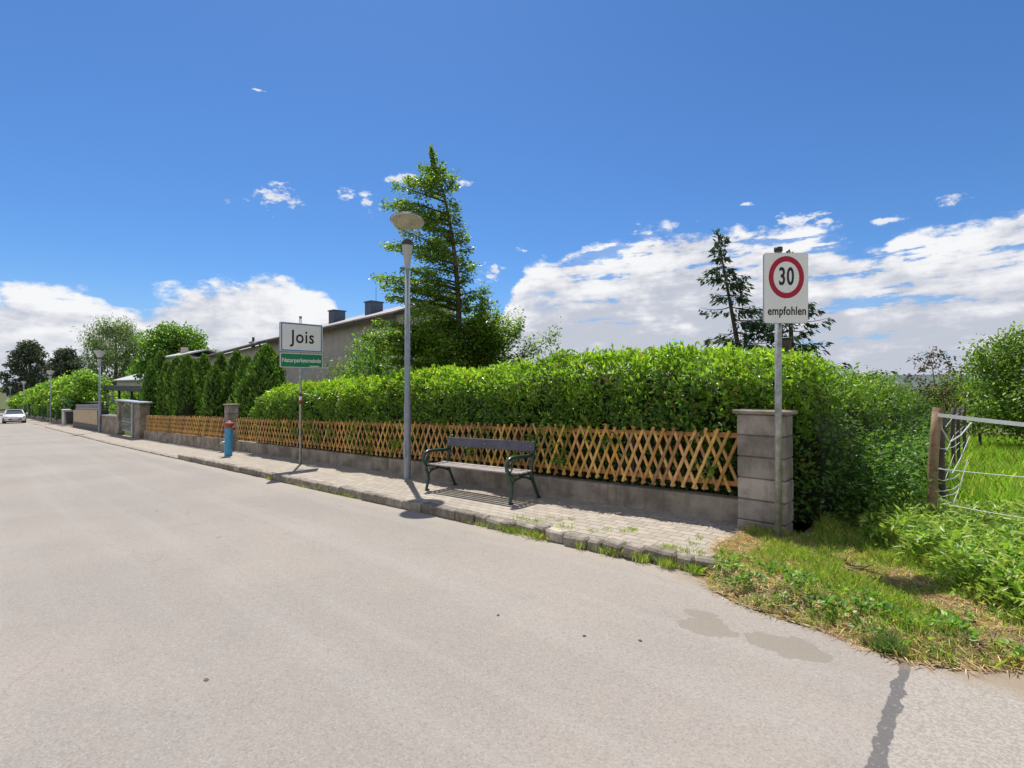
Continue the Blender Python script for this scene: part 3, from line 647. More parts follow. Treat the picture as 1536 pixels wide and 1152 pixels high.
def clumps(n, rx, ry, z0, z1, r0, r1, prof=None):
    out = []
    for k in range(n):
        u = (k+.5)/n; a = k*2.399+random.uniform(-.4, .4); w = prof(u) if prof else math.sin(PI*min(.97, .12+.85*u))**.6
        q = math.sqrt(random.uniform(.15, 1)); out.append((rx*w*q*math.cos(a), ry*w*q*math.sin(a), z0+(z1-z0)*u, random.uniform(r0, r1)))
    return out
GREEN = [(.085, .165, .022), (.06, .125, .018), (.14, .23, .03)]
tree('round_tree', 'round dark green leafy tree rising behind the thujas left of the house', 'tree', (-81, 20, gf(-81)), [(0, 0, 0), (.1, 0, 3), (.2, .1, 6), (0, 0, 9)], clumps(34, 4.2, 4.2, 3.5, 11.6, 1.2, 2.0), 17000, .40, GREEN, tr=.35)
tree('round_tree', 'bright green shrubby tree left of and below the round dark tree', 'tree', (-112, 24.5, gf(-112)), [(0, 0, 0), (.1, 0, 3), (0, 0, 7)], clumps(22, 3.8, 3.8, 3.0, 8.8, 1.2, 1.9), 9000, .42, [(.13, .24, .03), (.09, .18, .025)], tr=.2)
tree('willow_tree', 'pale loose willow behind the left hedge above the second lamp', 'tree', (-135, 22, gf(-135)), [(0, 0, 0), (.2, 0, 5), (-.3, .2, 11), (.2, 0, 17)], clumps(46, 6.2, 6.2, 5, 18.5, 1.5, 2.5), 17000, .62, [(.10, .15, .06), (.075, .12, .045), (.15, .19, .09)], tr=.5, droop=1.2, shell=.8, squash=1.1)
tree('pine_tree', 'broad dark pine at the far left of the street', 'tree', (-146, 9.6, gf(-146)), [(0, 0, 0), (.2, 0, 6), (0, 0, 15)], clumps(40, 5.2, 5.2, 3.5, 14.6, 1.0, 1.7, lambda u: (1-u)**.7+.12), 9000, .5, [(.05, .068, .045), (.075, .09, .06)], mat='needle', squash=.55, tr=.4)
tree('pine_tree', 'smaller dark pine between the broad pine and the willow', 'tree', (-130, 13.6, gf(-130)), [(0, 0, 0), (.2, 0, 5), (0, 0, 12)], clumps(30, 4.0, 4.0, 3, 12.2, .9, 1.5, lambda u: (1-u)**.8+.12), 6000, .5, [(.05, .068, .045), (.075, .09, .06)], mat='needle', squash=.55, tr=.35)
LIME = [(.17, .28, .03), (.11, .20, .025), (.07, .14, .02), (.24, .33, .06)]
for q, (x, y, H, r) in enumerate([(-70, 8.8, 5.5, 2.6), (-79, 8.7, 5.3, 2.7), (-90, 8.8, 5.4, 3.0), (-103, 8.8, 5.3, 3.2), (-118, 8.9, 5.0, 3.4), (-135, 8.9, 4.6, 3.4)]):
    lab = ['first', 'second', 'third', 'fourth', 'fifth', 'sixth'][q]+' lime green flowering shrub behind the chain fence, counted from the beige wall'
    tree('shrub', lab, 'shrub', (x, y, gf(x)), [(0, 0, 0), (.1, 0, H*.4), (0, 0, H*.7)], clumps(30, r, r*.75, .6, H-.6, .65, 1.05), 7500, .2+.0012*-x, LIME, group='lime green shrubs down the street', tr=.12)
for q, (x, y, H, r) in enumerate([(-77, 14.5, 3.9, 2.6), (-88, 14.8, 4.1, 2.8)]):
    tree('shrub', ['yellow green shrub above the right half of the dark carport', 'yellow green shrub above the left half of the dark carport'][q], 'shrub', (x, y, gf(x)), [(0, 0, 0), (0, 0, H*.6)], clumps(20, r, r, .8, H-.5, .6, .9), 3200, .28, LIME, tr=.1)
tree('shrub', 'low dark green bush under the carport roof', 'shrub', (-52, 9.3, gf(-52)), [(0, 0, 0), (0, 0, 1.4)], clumps(14, 2.6, .8, .6, 2.0, .5, .7), 2500, .2, GREEN, tr=.06)
# between house and big tree
tree('shrub', 'speckled garden shrub below the grey house wall right of the name sign', 'shrub', (-16.9, 9.4, gf(-16.9)), [(0, 0, 0), (0, 0, 2.2)], clumps(22, 1.2, .8, 1.0, 3.0, .35, .55), 3600, .085, [(.06, .12, .03), (.10, .15, .05), (.16, .15, .09)], tr=.05)
tree('shrub', 'leafy shrub under the tall tree just left of the near lamp', 'shrub', (-14.9, 9.4, gf(-14.9)), [(0, 0, 0), (0, 0, 2.4)], clumps(28, 1.25, .9, 1.2, 3.75, .42, .65), 8000, .09, GREEN, tr=.06)
# right background
tree('field_bush', 'large green leafy bush at the right edge beyond the pasture wires', 'bush', (.95, 16.9, gf(1.)), [(0, 0, 0), (.1, 0, 1), (0, 0, 2.4)], clumps(56, 1.5, 1.5, .7, 2.7, .34, .6), 25000, .085, [(.10, .165, .025), (.065, .12, .02), (.15, .21, .04)], tr=.07)
tree('field_bush', 'lower green bush filling in behind the wire fence', 'bush', (-.35, 22, gf(-.5)), [(0, 0, 0), (0, 0, 1.2)], clumps(24, 1.5, 1.2, .4, 1.7, .35, .55), 4500, .10, GREEN, tr=.05)
tree('field_bush', 'thin reddish purple leaved bush left of the large green bush', 'bush', (-1.30, 21.5, gf(-1.2)), [(0, 0, 0), (.1, 0, 1), (-.1, 0, 2.7)], clumps(20, .85, .8, 1.2, 2.75, .2, .36), 950, .10, [(.05, .032, .04), (.07, .045, .045), (.05, .055, .035)], tr=.04, shell=.9)
tree('field_bush', 'red leaved low bush at the foot of the purple bush', 'bush', (-.95, 20.5, gf(-1)), [(0, 0, 0), (0, 0, .9)], clumps(12, .5, .5, .7, 1.95, .2, .33), 500, .09, [(.15, .06, .05), (.10, .10, .03), (.08, .14, .03)], tr=.03)

# ------------------------------------------------------------------ houses
def house():
    y = 12.5
    h = thing('house', 'long grey rendered house with brown eaves and blue chimneys behind the hedge', 'house', (-25, y, gf(-25))); o = h.location
    def body(name, x0, x1, z0, z1, mat, yy=y, depth=9):
        m = MB(); vs = [(x0, yy, -3), (x1, yy, -3), (x1, yy+depth, -3), (x0, yy+depth, -3), (x0, yy, z0), (x1, yy, z1), (x1, yy+depth, z1+.95), (x0, yy+depth, z0+.95)]
        m.add(vs, [(0, 1, 5, 4), (1, 2, 6, 5), (2, 3, 7, 6), (3, 0, 4, 7), (4, 5, 6, 7), (3, 2, 1, 0)]); return m.build(name, mat, h, o)
    def slab(name, x0, x1, z0, z1, mat, y0, y1, th, lift=0., rise=.34):
        m = MB(); vs = []
        for dz in (0, th):
            for (xx, yy) in ((x0, y0), (x1, y0), (x1, y1), (x0, y1)):
                zz = z0+(z1-z0)*(xx-x0)/(x1-x0)+(yy-y)*rise; vs.append((xx, yy, zz+dz+lift))
        m.add(vs, [(3, 2, 1, 0), (4, 5, 6, 7), (0, 1, 5, 4), (1, 2, 6, 5), (2, 3, 7, 6), (3, 0, 4, 7)]); return m.build(name, mat, h, o)
    body('wall', -18.3, -31.9, 4.66, 4.25, M['render'], y, 3.2)
    body('wall', -31.9, -45, 4.22, 3.62, M['cream'], y+.12, 3.08)
    a = slab('roof', -17.9, -32.2, 4.70, 4.25, M['roof'], y-.45, y+3.5, .07, .13)
    slab('eaves', -17.95, -32.15, 4.70, 4.25, M['fascia'], y-.42, y+3.4, .13)
    slab('roof', -32.25, -45.5, 4.23, 3.60, M['roof'], y-.40, y+3.5, .07, .12)
    slab('eaves', -32.2, -45.4, 4.23, 3.60, M['fascia'], y-.37, y+3.4, .12)
    for x, z, hh, w in ((-26.9, 5.25, .90, .62), (-23.1, 5.33, .90, .62)):
        m = MB(); m.box((x, y+1.9, z), (w, .7, hh+.3), bev=.02); m.box((x, y+1.9, z+hh*.5+.16), (w+.08, .78, .06)); m.build('chimney', M['slate'], h, o)
    m = MB(); m.tube([(-22.9, y+1.9, 5.6), (-22.9, y+1.9, 6.7)], .012, 5); m.build('aerial', M['dark'], h, o)
    m = MB(); m.tube([(-38.0, y+1.5, 3.9), (-38, y+1.5, 4.65)], .13, 10); m.lathe([(.3, 4.62), (.32, 4.67), (.05, 4.8)], (-38, y+1.5, 0), 10); m.tube([(-38, y+1.5, 4.8), (-38, y+1.5, 5.05)], .09, 8); m.build('flue', M['dark'], h, o)
    for x in (-32.0, -38.6):
        z = gf(x); zt = 4.15 if x > -35 else 3.85
        m = MB(); m.tube([(x, y-.35, zt), (x, y-.3, zt-.25), (x, y-.06, zt-.55), (x, y-.06, z)], .055, 8); m.build('downpipe', M['fascia'], h, o)
    m = MB(); m.box((-18.75, y-.14, 4.25), (.46, .26, .36), bev=.02); m.build('wall_box', M['signback'], h, o)
    for x in (-36, -39.5, -43):
        m = MB(); m.box((x, y+.1, 1.6), (1.1, .06, 1.2)); w = m.build('window', M['white'], h, o)
        m = MB(); m.box((x, y+.06, 1.6), (.94, .04, 1.04)); m.build('pane', M['carglass'], w, (0, 0, 0)).parent = w; m = None
house()
for ob in [o for o in bpy.data.objects if o.name.startswith('pane')]:
    ob.location = -Vector(bpy.data.objects['house'].location)

def far_house(label, x0, x1, y0, y1, ze, zr, mat):
    h = thing('house', label, 'house', ((x0+x1)/2, y0, gf((x0+x1)/2))); o = h.location
    m = MB(); m.box(((x0+x1)/2, (y0+y1)/2, (ze-5)/2), (abs(x1-x0), y1-y0, ze+5)); m.build('wall', M['cream'], h, o)
    m = MB(); ym = (y0+y1)/2
    vs = []
    for dz in (0, .15):
        for x in (x0+.4, x1-.4): vs += [(x, y0-.5, ze+dz), (x, ym, zr+dz), (x, y1+.5, ze+dz)]
    m.add(vs, [(0, 1, 4, 3), (1, 2, 5, 4), (6, 9, 10, 7), (7, 10, 11, 8), (0, 3, 9, 6), (2, 8, 11, 5), (0, 6, 7, 1), (1, 7, 8, 2), (3, 4, 10, 9), (4, 5, 11, 10)]); m.build('roof', mat, h, o)
    m = MB(); m.box(((x0+x1)/2, ym-1, zr), (.6, .6, 1.0)); m.build('chimney', M['render'], h, o)
far_house('low house with a pale sheet roof behind the dark carport', -74, -100, 16.5, 23, 2.2, 3.45, M['paleroof'])
far_house('small house with a pale tiled roof between round tree and long grey house', -63, -72, 16.2, 20.5, 4.7, 5.45, M['paleroof'])
far_house('blue grey house at the far end of the street at left edge', -205, -219, 9, 17, 1.0, 4.0, M['slate'])

# ------------------------------------------------------------------ gate, walls and carport further down
gt = thing('garden_gate', 'grey metal lattice garden gate with peaked top and flat canopy bar', 'gate', (-36.85, 6.6, gf(-36.85)))
b = MB(); b.box((1.75, .0, .95), (.32, .3, 1.9), bev=.01); b.build('gate_post', M['zinc'], gt)
b = MB(); b.box((-2.0, .0, .95), (.5, .3, 1.9), bev=.01); b.build('gate_post', M['wall'], gt)
b = MB()
for x in (-1.65, 1.5): b.box((x, 0, .95), (.06, .05, 1.6))
for z in (.2, .75): b.box((-.07, 0, z), (3.1, .045, .06))
b.tube([(-1.65, 0, 1.55), (-.1, 0, 1.95), (1.5, 0, 1.55)], .03, 6); b.build('leaf_frame', M['zinc'], gt)
b = MB()
for k in range(13):
    x = -1.5+k*.24; b.tube([(x, .01, .2), (x, .01, 1.55+.36*(1-abs(x)/1.6))], .012, 5)
    if k < 11: b.tube([(x, -.01, .3), (x+.5, -.01, 1.0)], .010, 4); b.tube([(x+.5, -.015, .3), (x, -.015, 1.0)], .010, 4)
b.build('bars', M['zinc'], gt)
b = MB(); b.box((.25, .15, 1.95), (6.7, .6, .08), bev=.01); b.build('canopy', M['signback'], gt)
b = MB(); b.box((1.35, -.06, 1.1), (.12, .04, .22)); b.build('lock', M['dark'], gt)

bw = thing('boundary_wall', 'beige tiled boundary wall with dark base and iron railing beyond the second lamp', 'wall', (-51, 6.6, gf(-51))); o = bw.location
b = MB(); slopebox(b, -46.3, -58, 6.55, 6.85, 1.35, 1.35, 6); b.build('wall_body', M['beige'], bw, o)
b = MB(); slopebox(b, -46.25, -58.05, 6.52, 6.55, .32, .34, 6, -.3); b.build('base', M['anthracite'], bw, o)
b = MB(); slopebox(b, -45.2, -46.2, 6.5, 6.95, 1.4, 1.4, 1); b.build('end_pillar', M['anthracite'], bw, o)
b = MB()
for k in range(26):
    x = -46.6-k*.44; b.tube([(x, 6.7, gf(x)+1.35), (x, 6.7, gf(x)+1.78)], .03, 5)
for z in (1.48, 1.76): b.tube([(-46.4, 6.7, gf(-46.4)+z), (-57.9, 6.7, gf(-57.9)+z)], .03, 5)
b.build('railing', M['zinc'], bw, o)
pw = thing('boundary_wall', 'plain pale concrete wall stub between the second lamp and the gate', 'wall', (-42, 6.6, gf(-42))); o = pw.location
b = MB(); slopebox(b, -39.2, -44.6, 6.5, 6.85, 1.05, 1.0, 3); b.build('wall_body', M['wall'], pw, o)
b = MB(); slopebox(b, -39.1, -44.7, 6.46, 6.9, 1.12, 1.07, 3, 1.02); b.build('coping', M['cone'], pw, o)
ps = thing('privacy_screen', 'dark anthracite screen with pale top rail above the beige wall', 'screen', (-67, 8.6, gf(-67))); o = ps.location
b = MB(); slopebox(b, -58.5, -77, 8.6, 8.68, 1.95, 1.95, 8, 0); b.build('panel', M['anthracite'], ps, o)
b = MB(); slopebox(b, -58.5, -77, 8.56, 8.72, 2.05, 2.05, 8, 1.96); b.build('top_rail', M['cone'], ps, o)
cp = thing('carport', 'dark flat roofed carport behind the gate canopy', 'carport', (-56, 9.6, gf(-56))); o = cp.location
b = MB(); b.box((-55.5, 11.6, 1.38), (17, 4.2, .5), bev=.02); b.build('roof', M['anthracite'], cp, o)
for x in (-47.6, -53, -58, -63.5):
    for y in (9.75, 13.4):
        b = MB(); b.box((x, y, -.3), (.16, .16, 2.9)); b.build('post', M['anthracite'], cp, o)
b = MB(); b.box((-55.5, 13.55, -.3), (16.6, .08, 2.8)); b.build('rear_panel', M['anthracite'], cp, o)
b = MB()
for x in (-60.2, -62.6): b.box((x, 9.62, .3), (.14, .1, 1.1))
for z in (-.2, .8): b.box((-61.4, 9.62, z), (2.3, .1, .12))
b.build('window_frame', M['cone'], cp, o)
ub = thing('utility_pillar', 'short pale square pillar at the end of the beige wall', 'pillar', (-63, 6.6, gf(-63)))
b = MB(); b.box((0, 0, .6), (1.3, .5, 1.4), bev=.03); b.build('shaft', M['cream'], ub); b = MB(); b.box((0, 0, 1.33), (1.45, .62, .08), bev=.02); b.build('cap', M['cone'], ub)
bn = thing('waste_bin', 'dark upright bin between the pale pillar and the beige wall', 'bin', (-60.4, 6.6, gf(-60.4)))
b = MB(); b.add([(-.45,-.3,.1),(.45,-.3,.1),(.45,.3,.1),(-.45,.3,.1),(-.55,-.36,1.15),(.55,-.36,1.15),(.55,.36,1.15),(-.55,.36,1.15)],[(3,2,1,0),(4,5,6,7),(0,1,5,4),(1,2,6,5),(2,3,7,6),(3,0,4,7)]); b.build('body', M['dark'], bn)
b = MB(); b.box((0, 0, 1.2), (1.16, .8, .1), bev=.03); b.build('lid', M['dark'], bn); b = MB(); b.tube([(-.3, .3, .1), (.3, .3, .1)], .1, 10); b.build('wheels', M['tyre'], bn)

cf = thing('chain_fence', 'ivy grown chain link fence with grey posts below the lime green shrubs', 'fence', (-90, 6.9, gf(-90))); o = np.array(cf.location)
n = 9000; x = rng.uniform(-150, -64.5, n); z = rng.uniform(.05, 2.3, n); P = np.stack([x, 6.95+.5*(vnoise(x, z, .8, 3)-.4)+.2*rng.uniform(0, 1, n), g(x)+z], 1)
link('ivy', leaf_mesh('ivy', P-o, unit(rng.standard_normal((n, 3))+np.array([0, -.4, -.6])), unit(rng.standard_normal((n, 3))*.5+np.array([0, -1, .3])), rng.uniform(.25, .5, n), .25, mixcol(n, [(.035, .085, .025), (.05, .11, .03), (.03, .07, .02)])), M['bush'], cf)
b = MB(); slopebox(b, -64.5, -150, 7.35, 7.6, 2.1, 2.1, 12, 0); b.build('shade_core', M['inner'], cf, tuple(o))
b = MB(); slopebox(b, -64.5, -150, 6.75, 6.95, .35, .35, 12, -.3); b.build('plinth', M['wall'], cf, tuple(o))
for x in np.arange(-66, -150, -7.):
    b = MB(); b.tube([(x, 6.8, gf(x)), (x, 6.8, gf(x)+1.9)], .06, 6); b.build('post', M['zinc'], cf, tuple(o))

# ------------------------------------------------------------------ street lamps
def lamp():
    t = thing('street_lamp', 'tall grey street lamp with clear glass funnel and round hat beside the bench', 'street lamp', (-8.95, 6.38, gf(-8.95)), group='street lamps along the pavement')
    b = MB(); b.lathe([(.074, -.15), (.074, 1.55), (.070, 1.6), (.062, 1.65), (.052, 4.45), (0, 4.45)], n=16); b.build('pole', M['polepaint'], t, smooth=True)
    b = MB(); b.box((.0, -.074, .62), (.09, .012, .34), bev=.004); b.build('access_door', M['polepaint'], t)
    b = MB(); b.lathe([(.050, 4.40), (.056, 4.46), (.115, 4.90), (.118, 4.93), (0, 4.93)], n=20); b.build('cone', M['cone'], t, smooth=True)
    b = MB(); b.lathe([(.122, 4.90), (.122, 4.96), (.09, 5.0), (.06, 5.03), (0, 5.03)], n=20); b.build('collar', M['dark'], t, smooth=True)
    tv = Vector((F[0], F[1], 0)).cross(Vector((0, 0, 1))); Mt = Matrix.Rotation(math.radians(-9.5), 3, tv)
    c = (0, 0, 5.42)
    b = MB(); b.lathe([(0, .05), (.2, .045), (.33, .015), (.352, -.012), (.345, -.022), (.32, -.012), (.2, -.004), (.09, -.02), (.05, -.045), (0, -.05)], c, 32, Mt)
    b.build('hat', M['lampwhite'], t, smooth=True)
    b = MB(); b.lathe([(.356, -.005), (.362, .004), (.356, .014), (.345, .012)], c, 32, Mt); b.build('rim', M['dark'], t, smooth=True)
    b = MB(); n = 28; vs = []
    for j in range(n):
        w = 2*PI*j/n; vs.append((.108*math.cos(w), .108*math.sin(w), 4.99)); p = Mt @ Vector((.338*math.cos(w), .338*math.sin(w), -.02)); vs.append((p.x, p.y, p.z+c[2]))
    b.add(vs, [(2*j, 2*((j+1) % n), 2*((j+1) % n)+1, 2*j+1) for j in range(n)]); b.build('glass_funnel', M['glass'], t, smooth=True)
    b = MB()
    for j in range(3):
        w = 2*PI*j/3+YAW+.05; p = Mt @ Vector((.335*math.cos(w), .335*math.sin(w), -.02)); b.tube([(.11*math.cos(w), .11*math.sin(w), 4.98), (p.x, p.y, p.z+c[2])], .006, 5)
    b.build('stay_rods', M['cone'], t)
    return t
L1 = lamp()
SKYLIT = [c for c in L1.children if c.name == 'glass_funnel'][0].data.copy(); SKYLIT.materials[0] = glassmat('skylit_glass', .55, .4, 1.)
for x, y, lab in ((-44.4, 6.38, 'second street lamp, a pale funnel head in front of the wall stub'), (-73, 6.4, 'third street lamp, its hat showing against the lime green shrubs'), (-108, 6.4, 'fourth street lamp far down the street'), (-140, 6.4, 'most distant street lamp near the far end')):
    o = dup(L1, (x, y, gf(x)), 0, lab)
    for c in o.children:                      # whiter copy of the glass: caught sky light put into the far funnels
        if c.name.startswith('glass_funnel'): c.data = SKYLIT

# ------------------------------------------------------------------ signs
def text_mesh(txt, size, xs=1., bold=0., sp=1.):
    cu = bpy.data.curves.new('t', 'FONT'); cu.body = txt; cu.size = size; cu.align_x = 'CENTER'; cu.align_y = 'CENTER'; cu.offset = bold; cu.extrude = .0012; cu.space_character = sp
    o = bpy.data.objects.new('t', cu); COL.objects.link(o); bpy.context.view_layer.update()
    me = bpy.data.meshes.new_from_object(o.evaluated_get(bpy.context.evaluated_depsgraph_get()))
    bpy.data.objects.remove(o); co = np.empty(len(me.vertices)*3); me.vertices.foreach_get('co', co); co = co.reshape(-1, 3); co[:, 0] *= xs
    co[:, 0] -= (co[:, 0].max()+co[:, 0].min())/2
    me.vertices.foreach_set('co', co.ravel()); me.update(); return me
def rrect(w, h, r, n=5):
    out = []
    for cx, cy, a in ((w/2-r, h/2-r, 0), (-w/2+r, h/2-r, PI/2), (-w/2+r, -h/2+r, PI), (w/2-r, -h/2+r, 1.5*PI)):
        for k in range(n+1): out.append((cx+r*math.cos(a+k*PI/2/n), cy+r*math.sin(a+k*PI/2/n)))
    return out
def panel(name, w, h, d, r, mat, parent, loc, rz, edge=None):
    """upright plate, its face looking along local -y, turned by rz about z"""
    m = MB(); m.prism(rrect(w, h, r), lambda u, v, q: (u, q, v), 0, d); o = m.build(name, mat, parent); o.location = loc; o.rotation_euler = (0, 0, rz); return o
def lettering(name, me, mat, parent, loc, rz):
    o = link(name, me, mat, parent); o.location = loc; o.rotation_euler = (PI/2, 0, rz); return o

ts = thing('town_sign', 'white town name sign with blue border and green plate on a grey pole', 'road sign', (-13.53, 6.19, gf(-13.53)))
b = MB(); b.tube([(0, 0, -.1), (0, 0, 3.95)], .034, 14); b.build('pole', M['zinc'], ts, smooth=True)
b = MB(); b.tube([(0, 0, 3.95), (0, 0, 3.97)], .038, 14); b.build('pole_cap', M['dark'], ts)
for z, k in ((1.62, 'red'), (1.72, 'white'), (1.82, 'red')):
    b = MB(); b.tube([(0, 0, z), (0, 0, z+.1)], .0365 if k == 'red' else .0362, 14); b.build('marker_band', M[k], ts, smooth=True)
z0 = -gf(-13.53); RZ = PI/2                    # face looks along +x, up the street
bo = panel('name_board', 1.16, .76, .05, .03, M['signback'], ts, (.09, 0, 2.99+z0), RZ)
panel('board_face', 1.15, .75, .004, .03, M['white'], bo, (0, -.0042, 0), 0)
for w, h, x, z in ((1.11, .028, 0, .352), (1.11, .028, 0, -.352), (.028, .676, .541, 0), (.028, .676, -.541, 0)):
    m = MB(); m.box((x, -.0055, z), (w, .003, h)); m.build('blue_border', M['blue'], bo)
lettering('lettering', text_mesh('Jois', .475, .86, .006, 1.1), M['black'], bo, (.0, -.0062, 0.0), 0)
gp_ = panel('green_plate', 1.16, .385, .03, .02, M['signback'], ts, (.09, 0, 2.375+z0), RZ)
panel('white_edge', 1.15, .375, .004, .02, M['white'], gp_, (0, -.0042, 0), 0)
panel('green_face', 1.12, .345, .003, .015, M['green'], gp_, (0, -.0073, 0), 0)
lettering('lettering', text_mesh('Naturparkgemeinde', .155, .845, .0026), M['white'], gp_, (-.0, -.0085, .0), 0)
m = MB(); m.box((.34, -.0085, -.145), (.26, .002, .022)); m.build('small_white_strip', M['white'], gp_)
for z in (2.75, 3.2, 2.4):
    m = MB(); m.box((.035, 0, z+z0), (.06, .12, .035), bev=.004); m.build('clamp', M['zinc'], ts)
m = MB(); m.box((-.05, .13, 2.1+z0), (.012, .24, .22)); m.box((-.05, .02, 2.1+z0), (.03, .06, .05)); m.build('rear_plate', M['signback'], ts)

sp = thing('speed_sign', 'white recommended speed sign with red ring on a pole by the block pillar', 'road sign', (-1.71, 6.17, gf(-1.71)))
b = MB(); b.tube([(0, 0, -.2), (0, 0, 3.2)], .036, 16); b.build('pole', M['zinc'], sp, smooth=True)
b = MB(); b.tube([(0, 0, 3.2), (0, 0, 3.245)], .044, 16); b.build('pole_cap', M['dark'], sp, smooth=True)
off = -F*.075
# the board is hung by its centre a touch right of the pole
bo = panel('sign_board', .486, .772, .022, .03, M['signback'], sp, (off[0]+R[0]*.045, off[1]+R[1]*.045, 2.78), YAW)
panel('board_face', .478, .764, .003, .028, M['white'], bo, (0, -.0032, 0), 0)
m = MB(); n = 72; vs = []
for j in range(n):
    w = 2*PI*j/n
    for rx, rz_ in ((.193, .231), (.141, .172)):
        for q in (0, -.0015): vs.append((rx*math.cos(w), q, rz_*math.sin(w)))
m.add(vs, [f for j in range(n) for f in ((4*j+1, 4*((j+1) % n)+1, 4*((j+1) % n)+3, 4*j+3), (4*j, 4*((j+1) % n), 4*((j+1) % n)+1, 4*j+1), (4*j+2, 4*j+3, 4*((j+1) % n)+3, 4*((j+1) % n)+2))])
ring = m.build('red_ring', M['red'], bo); ring.location = (.002, -.0034, .118)
lettering('lettering', text_mesh('30', .268, .60, .005, 1.12), M['black'], bo, (.004, -.0050, .118), 0)
lettering('lettering', text_mesh('empfohlen', .128, .735, .0022, 1.06), M['black'], bo, (.008, -.0050, -.254), 0)
for z in (2.55, 3.0):
    m = MB(); m.box((off[0]*.5, off[1]*.5, z), (.10, .07, .035), rz=YAW, bev=.004); m.build('clamp', M['zinc'], sp)

# ------------------------------------------------------------------ hydrant
hy = thing('hydrant', 'blue pillar hydrant with rusty red cap at the pavement edge', 'hydrant', (-17.9, 5.83, gf(-17.9)))
hy.rotation_euler = (0, .03, .4)
b = MB(); b.lathe([(.114, -.1), (.116, .0), (.116, .86), (.11, .9), (0, .9)], n=24); b.build('column', M['hblue'], hy, smooth=True)
b = MB(); b.lathe([(.10, .88), (.115, .96), (.12, 1.0), (.15, 1.02), (.15, 1.05), (.11, 1.08), (.05, 1.11), (.035, 1.14), (0, 1.14)], n=20); b.build('cap', M['hred'], hy, smooth=True)
for a, z in ((.0, .9), (2.6, .93)):
    b = MB(); v = (math.cos(a), math.sin(a)); b.tube([(.08*v[0], .08*v[1], z), (.19*v[0], .19*v[1], z)], .055, 12); b.tube([(.19*v[0], .19*v[1], z), (.215*v[0], .215*v[1], z)], .065, 12); b.build('outlet', M['hred'], hy, smooth=True)
b = MB(); b.tube([(-.09, -.05, .42), (-.19, -.1, .42)], .045, 10); b.tube([(-.19, -.1, .42), (-.21, -.11, .36)], .035, 8); b.build('side_valve', M['zinc'], hy, smooth=True)

# ------------------------------------------------------------------ bench
bx0, bx1 = -7.5, -5.41
be = thing('park_bench', 'park bench with dark green cast iron ends and grey plank seat', 'bench', ((bx0+bx1)/2, 6.05, gf((bx0+bx1)/2)))
be.rotation_euler = (0, -math.atan(.036), 0)
hw = (bx1-bx0)/2
for sx in (-1, 1):
    X = sx*hw; m = MB(); T_ = lambda pts, r, n=8: m.tube([(X, y, z) for y, z in pts], [q*1.25 for q in r] if hasattr(r, '__len__') else r*1.25, n)
    T_([(-.27, .0), (-.285, .03), (-.265, .10), (-.235, .20), (-.25, .30), (-.285, .38), (-.275, .44), (-.22, .455)], [.024, .02, .02, .022, .026, .026, .022, .02])          # front leg
    T_([(-.31, .006), (-.23, .006)], .016)
    T_([(.40, .0), (.375, .06), (.30, .22), (.245, .34), (.215, .44), (.25, .58), (.30, .75), (.355, .93), (.365, .965)], [.022, .02, .022, .026, .028, .026, .024, .02, .014])   # rear leg and upright
    T_([(.36, .006), (.44, .006)], .016)
    T_([(-.22, .45), (-.05, .425), (.08, .42), (.215, .44)], .021)                                                               # seat bearer
    arc = [(-.27, .455), (-.335, .52), (-.345, .60), (-.31, .67), (-.24, .705), (-.12, .71), (.05, .705), (.15, .70), (.285, .715)]
    T_(arc, [.022, .024, .024, .025, .026, .026, .025, .024, .02])                                                               # arm
    T_([(-.30, .50), (-.25, .50), (-.215, .545), (-.235, .60), (-.275, .60), (-.28, .565), (-.255, .555)], .012, 6)              # scroll
    T_([(-.235, .60), (-.20, .655), (-.235, .69)], .012, 6)
    T_([(-.24, .28), (-.15, .36), (.0, .385), (.13, .36), (.26, .30)], .015, 6)                                                  # brace arch
    T_([(-.2, .40), (-.17, .35), (-.13, .37), (-.15, .40)], .011, 6)
    m.build('end_frame', M['iron'], be, smooth=True)
m = MB()
for y, z, a in ((-.245, .474, .20), (-.150, .462, .06), (-.05, .455, .0), (.05, .455, -.03), (.145, .465, -.12)):
    m.box((0, y, z), (2*hw+.12, .070, .026), bev=.006, M=Matrix.Rotation(-a, 3, 'X'))
m.build('seat', M['plank'], be)
m = MB(); m.box((0, .275, .845), (2*hw+.10, .028, .165), bev=.006, M=Matrix.Rotation(-.20, 3, 'X')); m.build('backrest', M['back'], be)
m = MB()
for sx in (-1, -.05, 1):
    for y in (.255,): m.box((sx*(hw-.02), y-.008, .845), (.018, .012, .018), bev=.004)
m.build('bolts', M['zinc'], be)

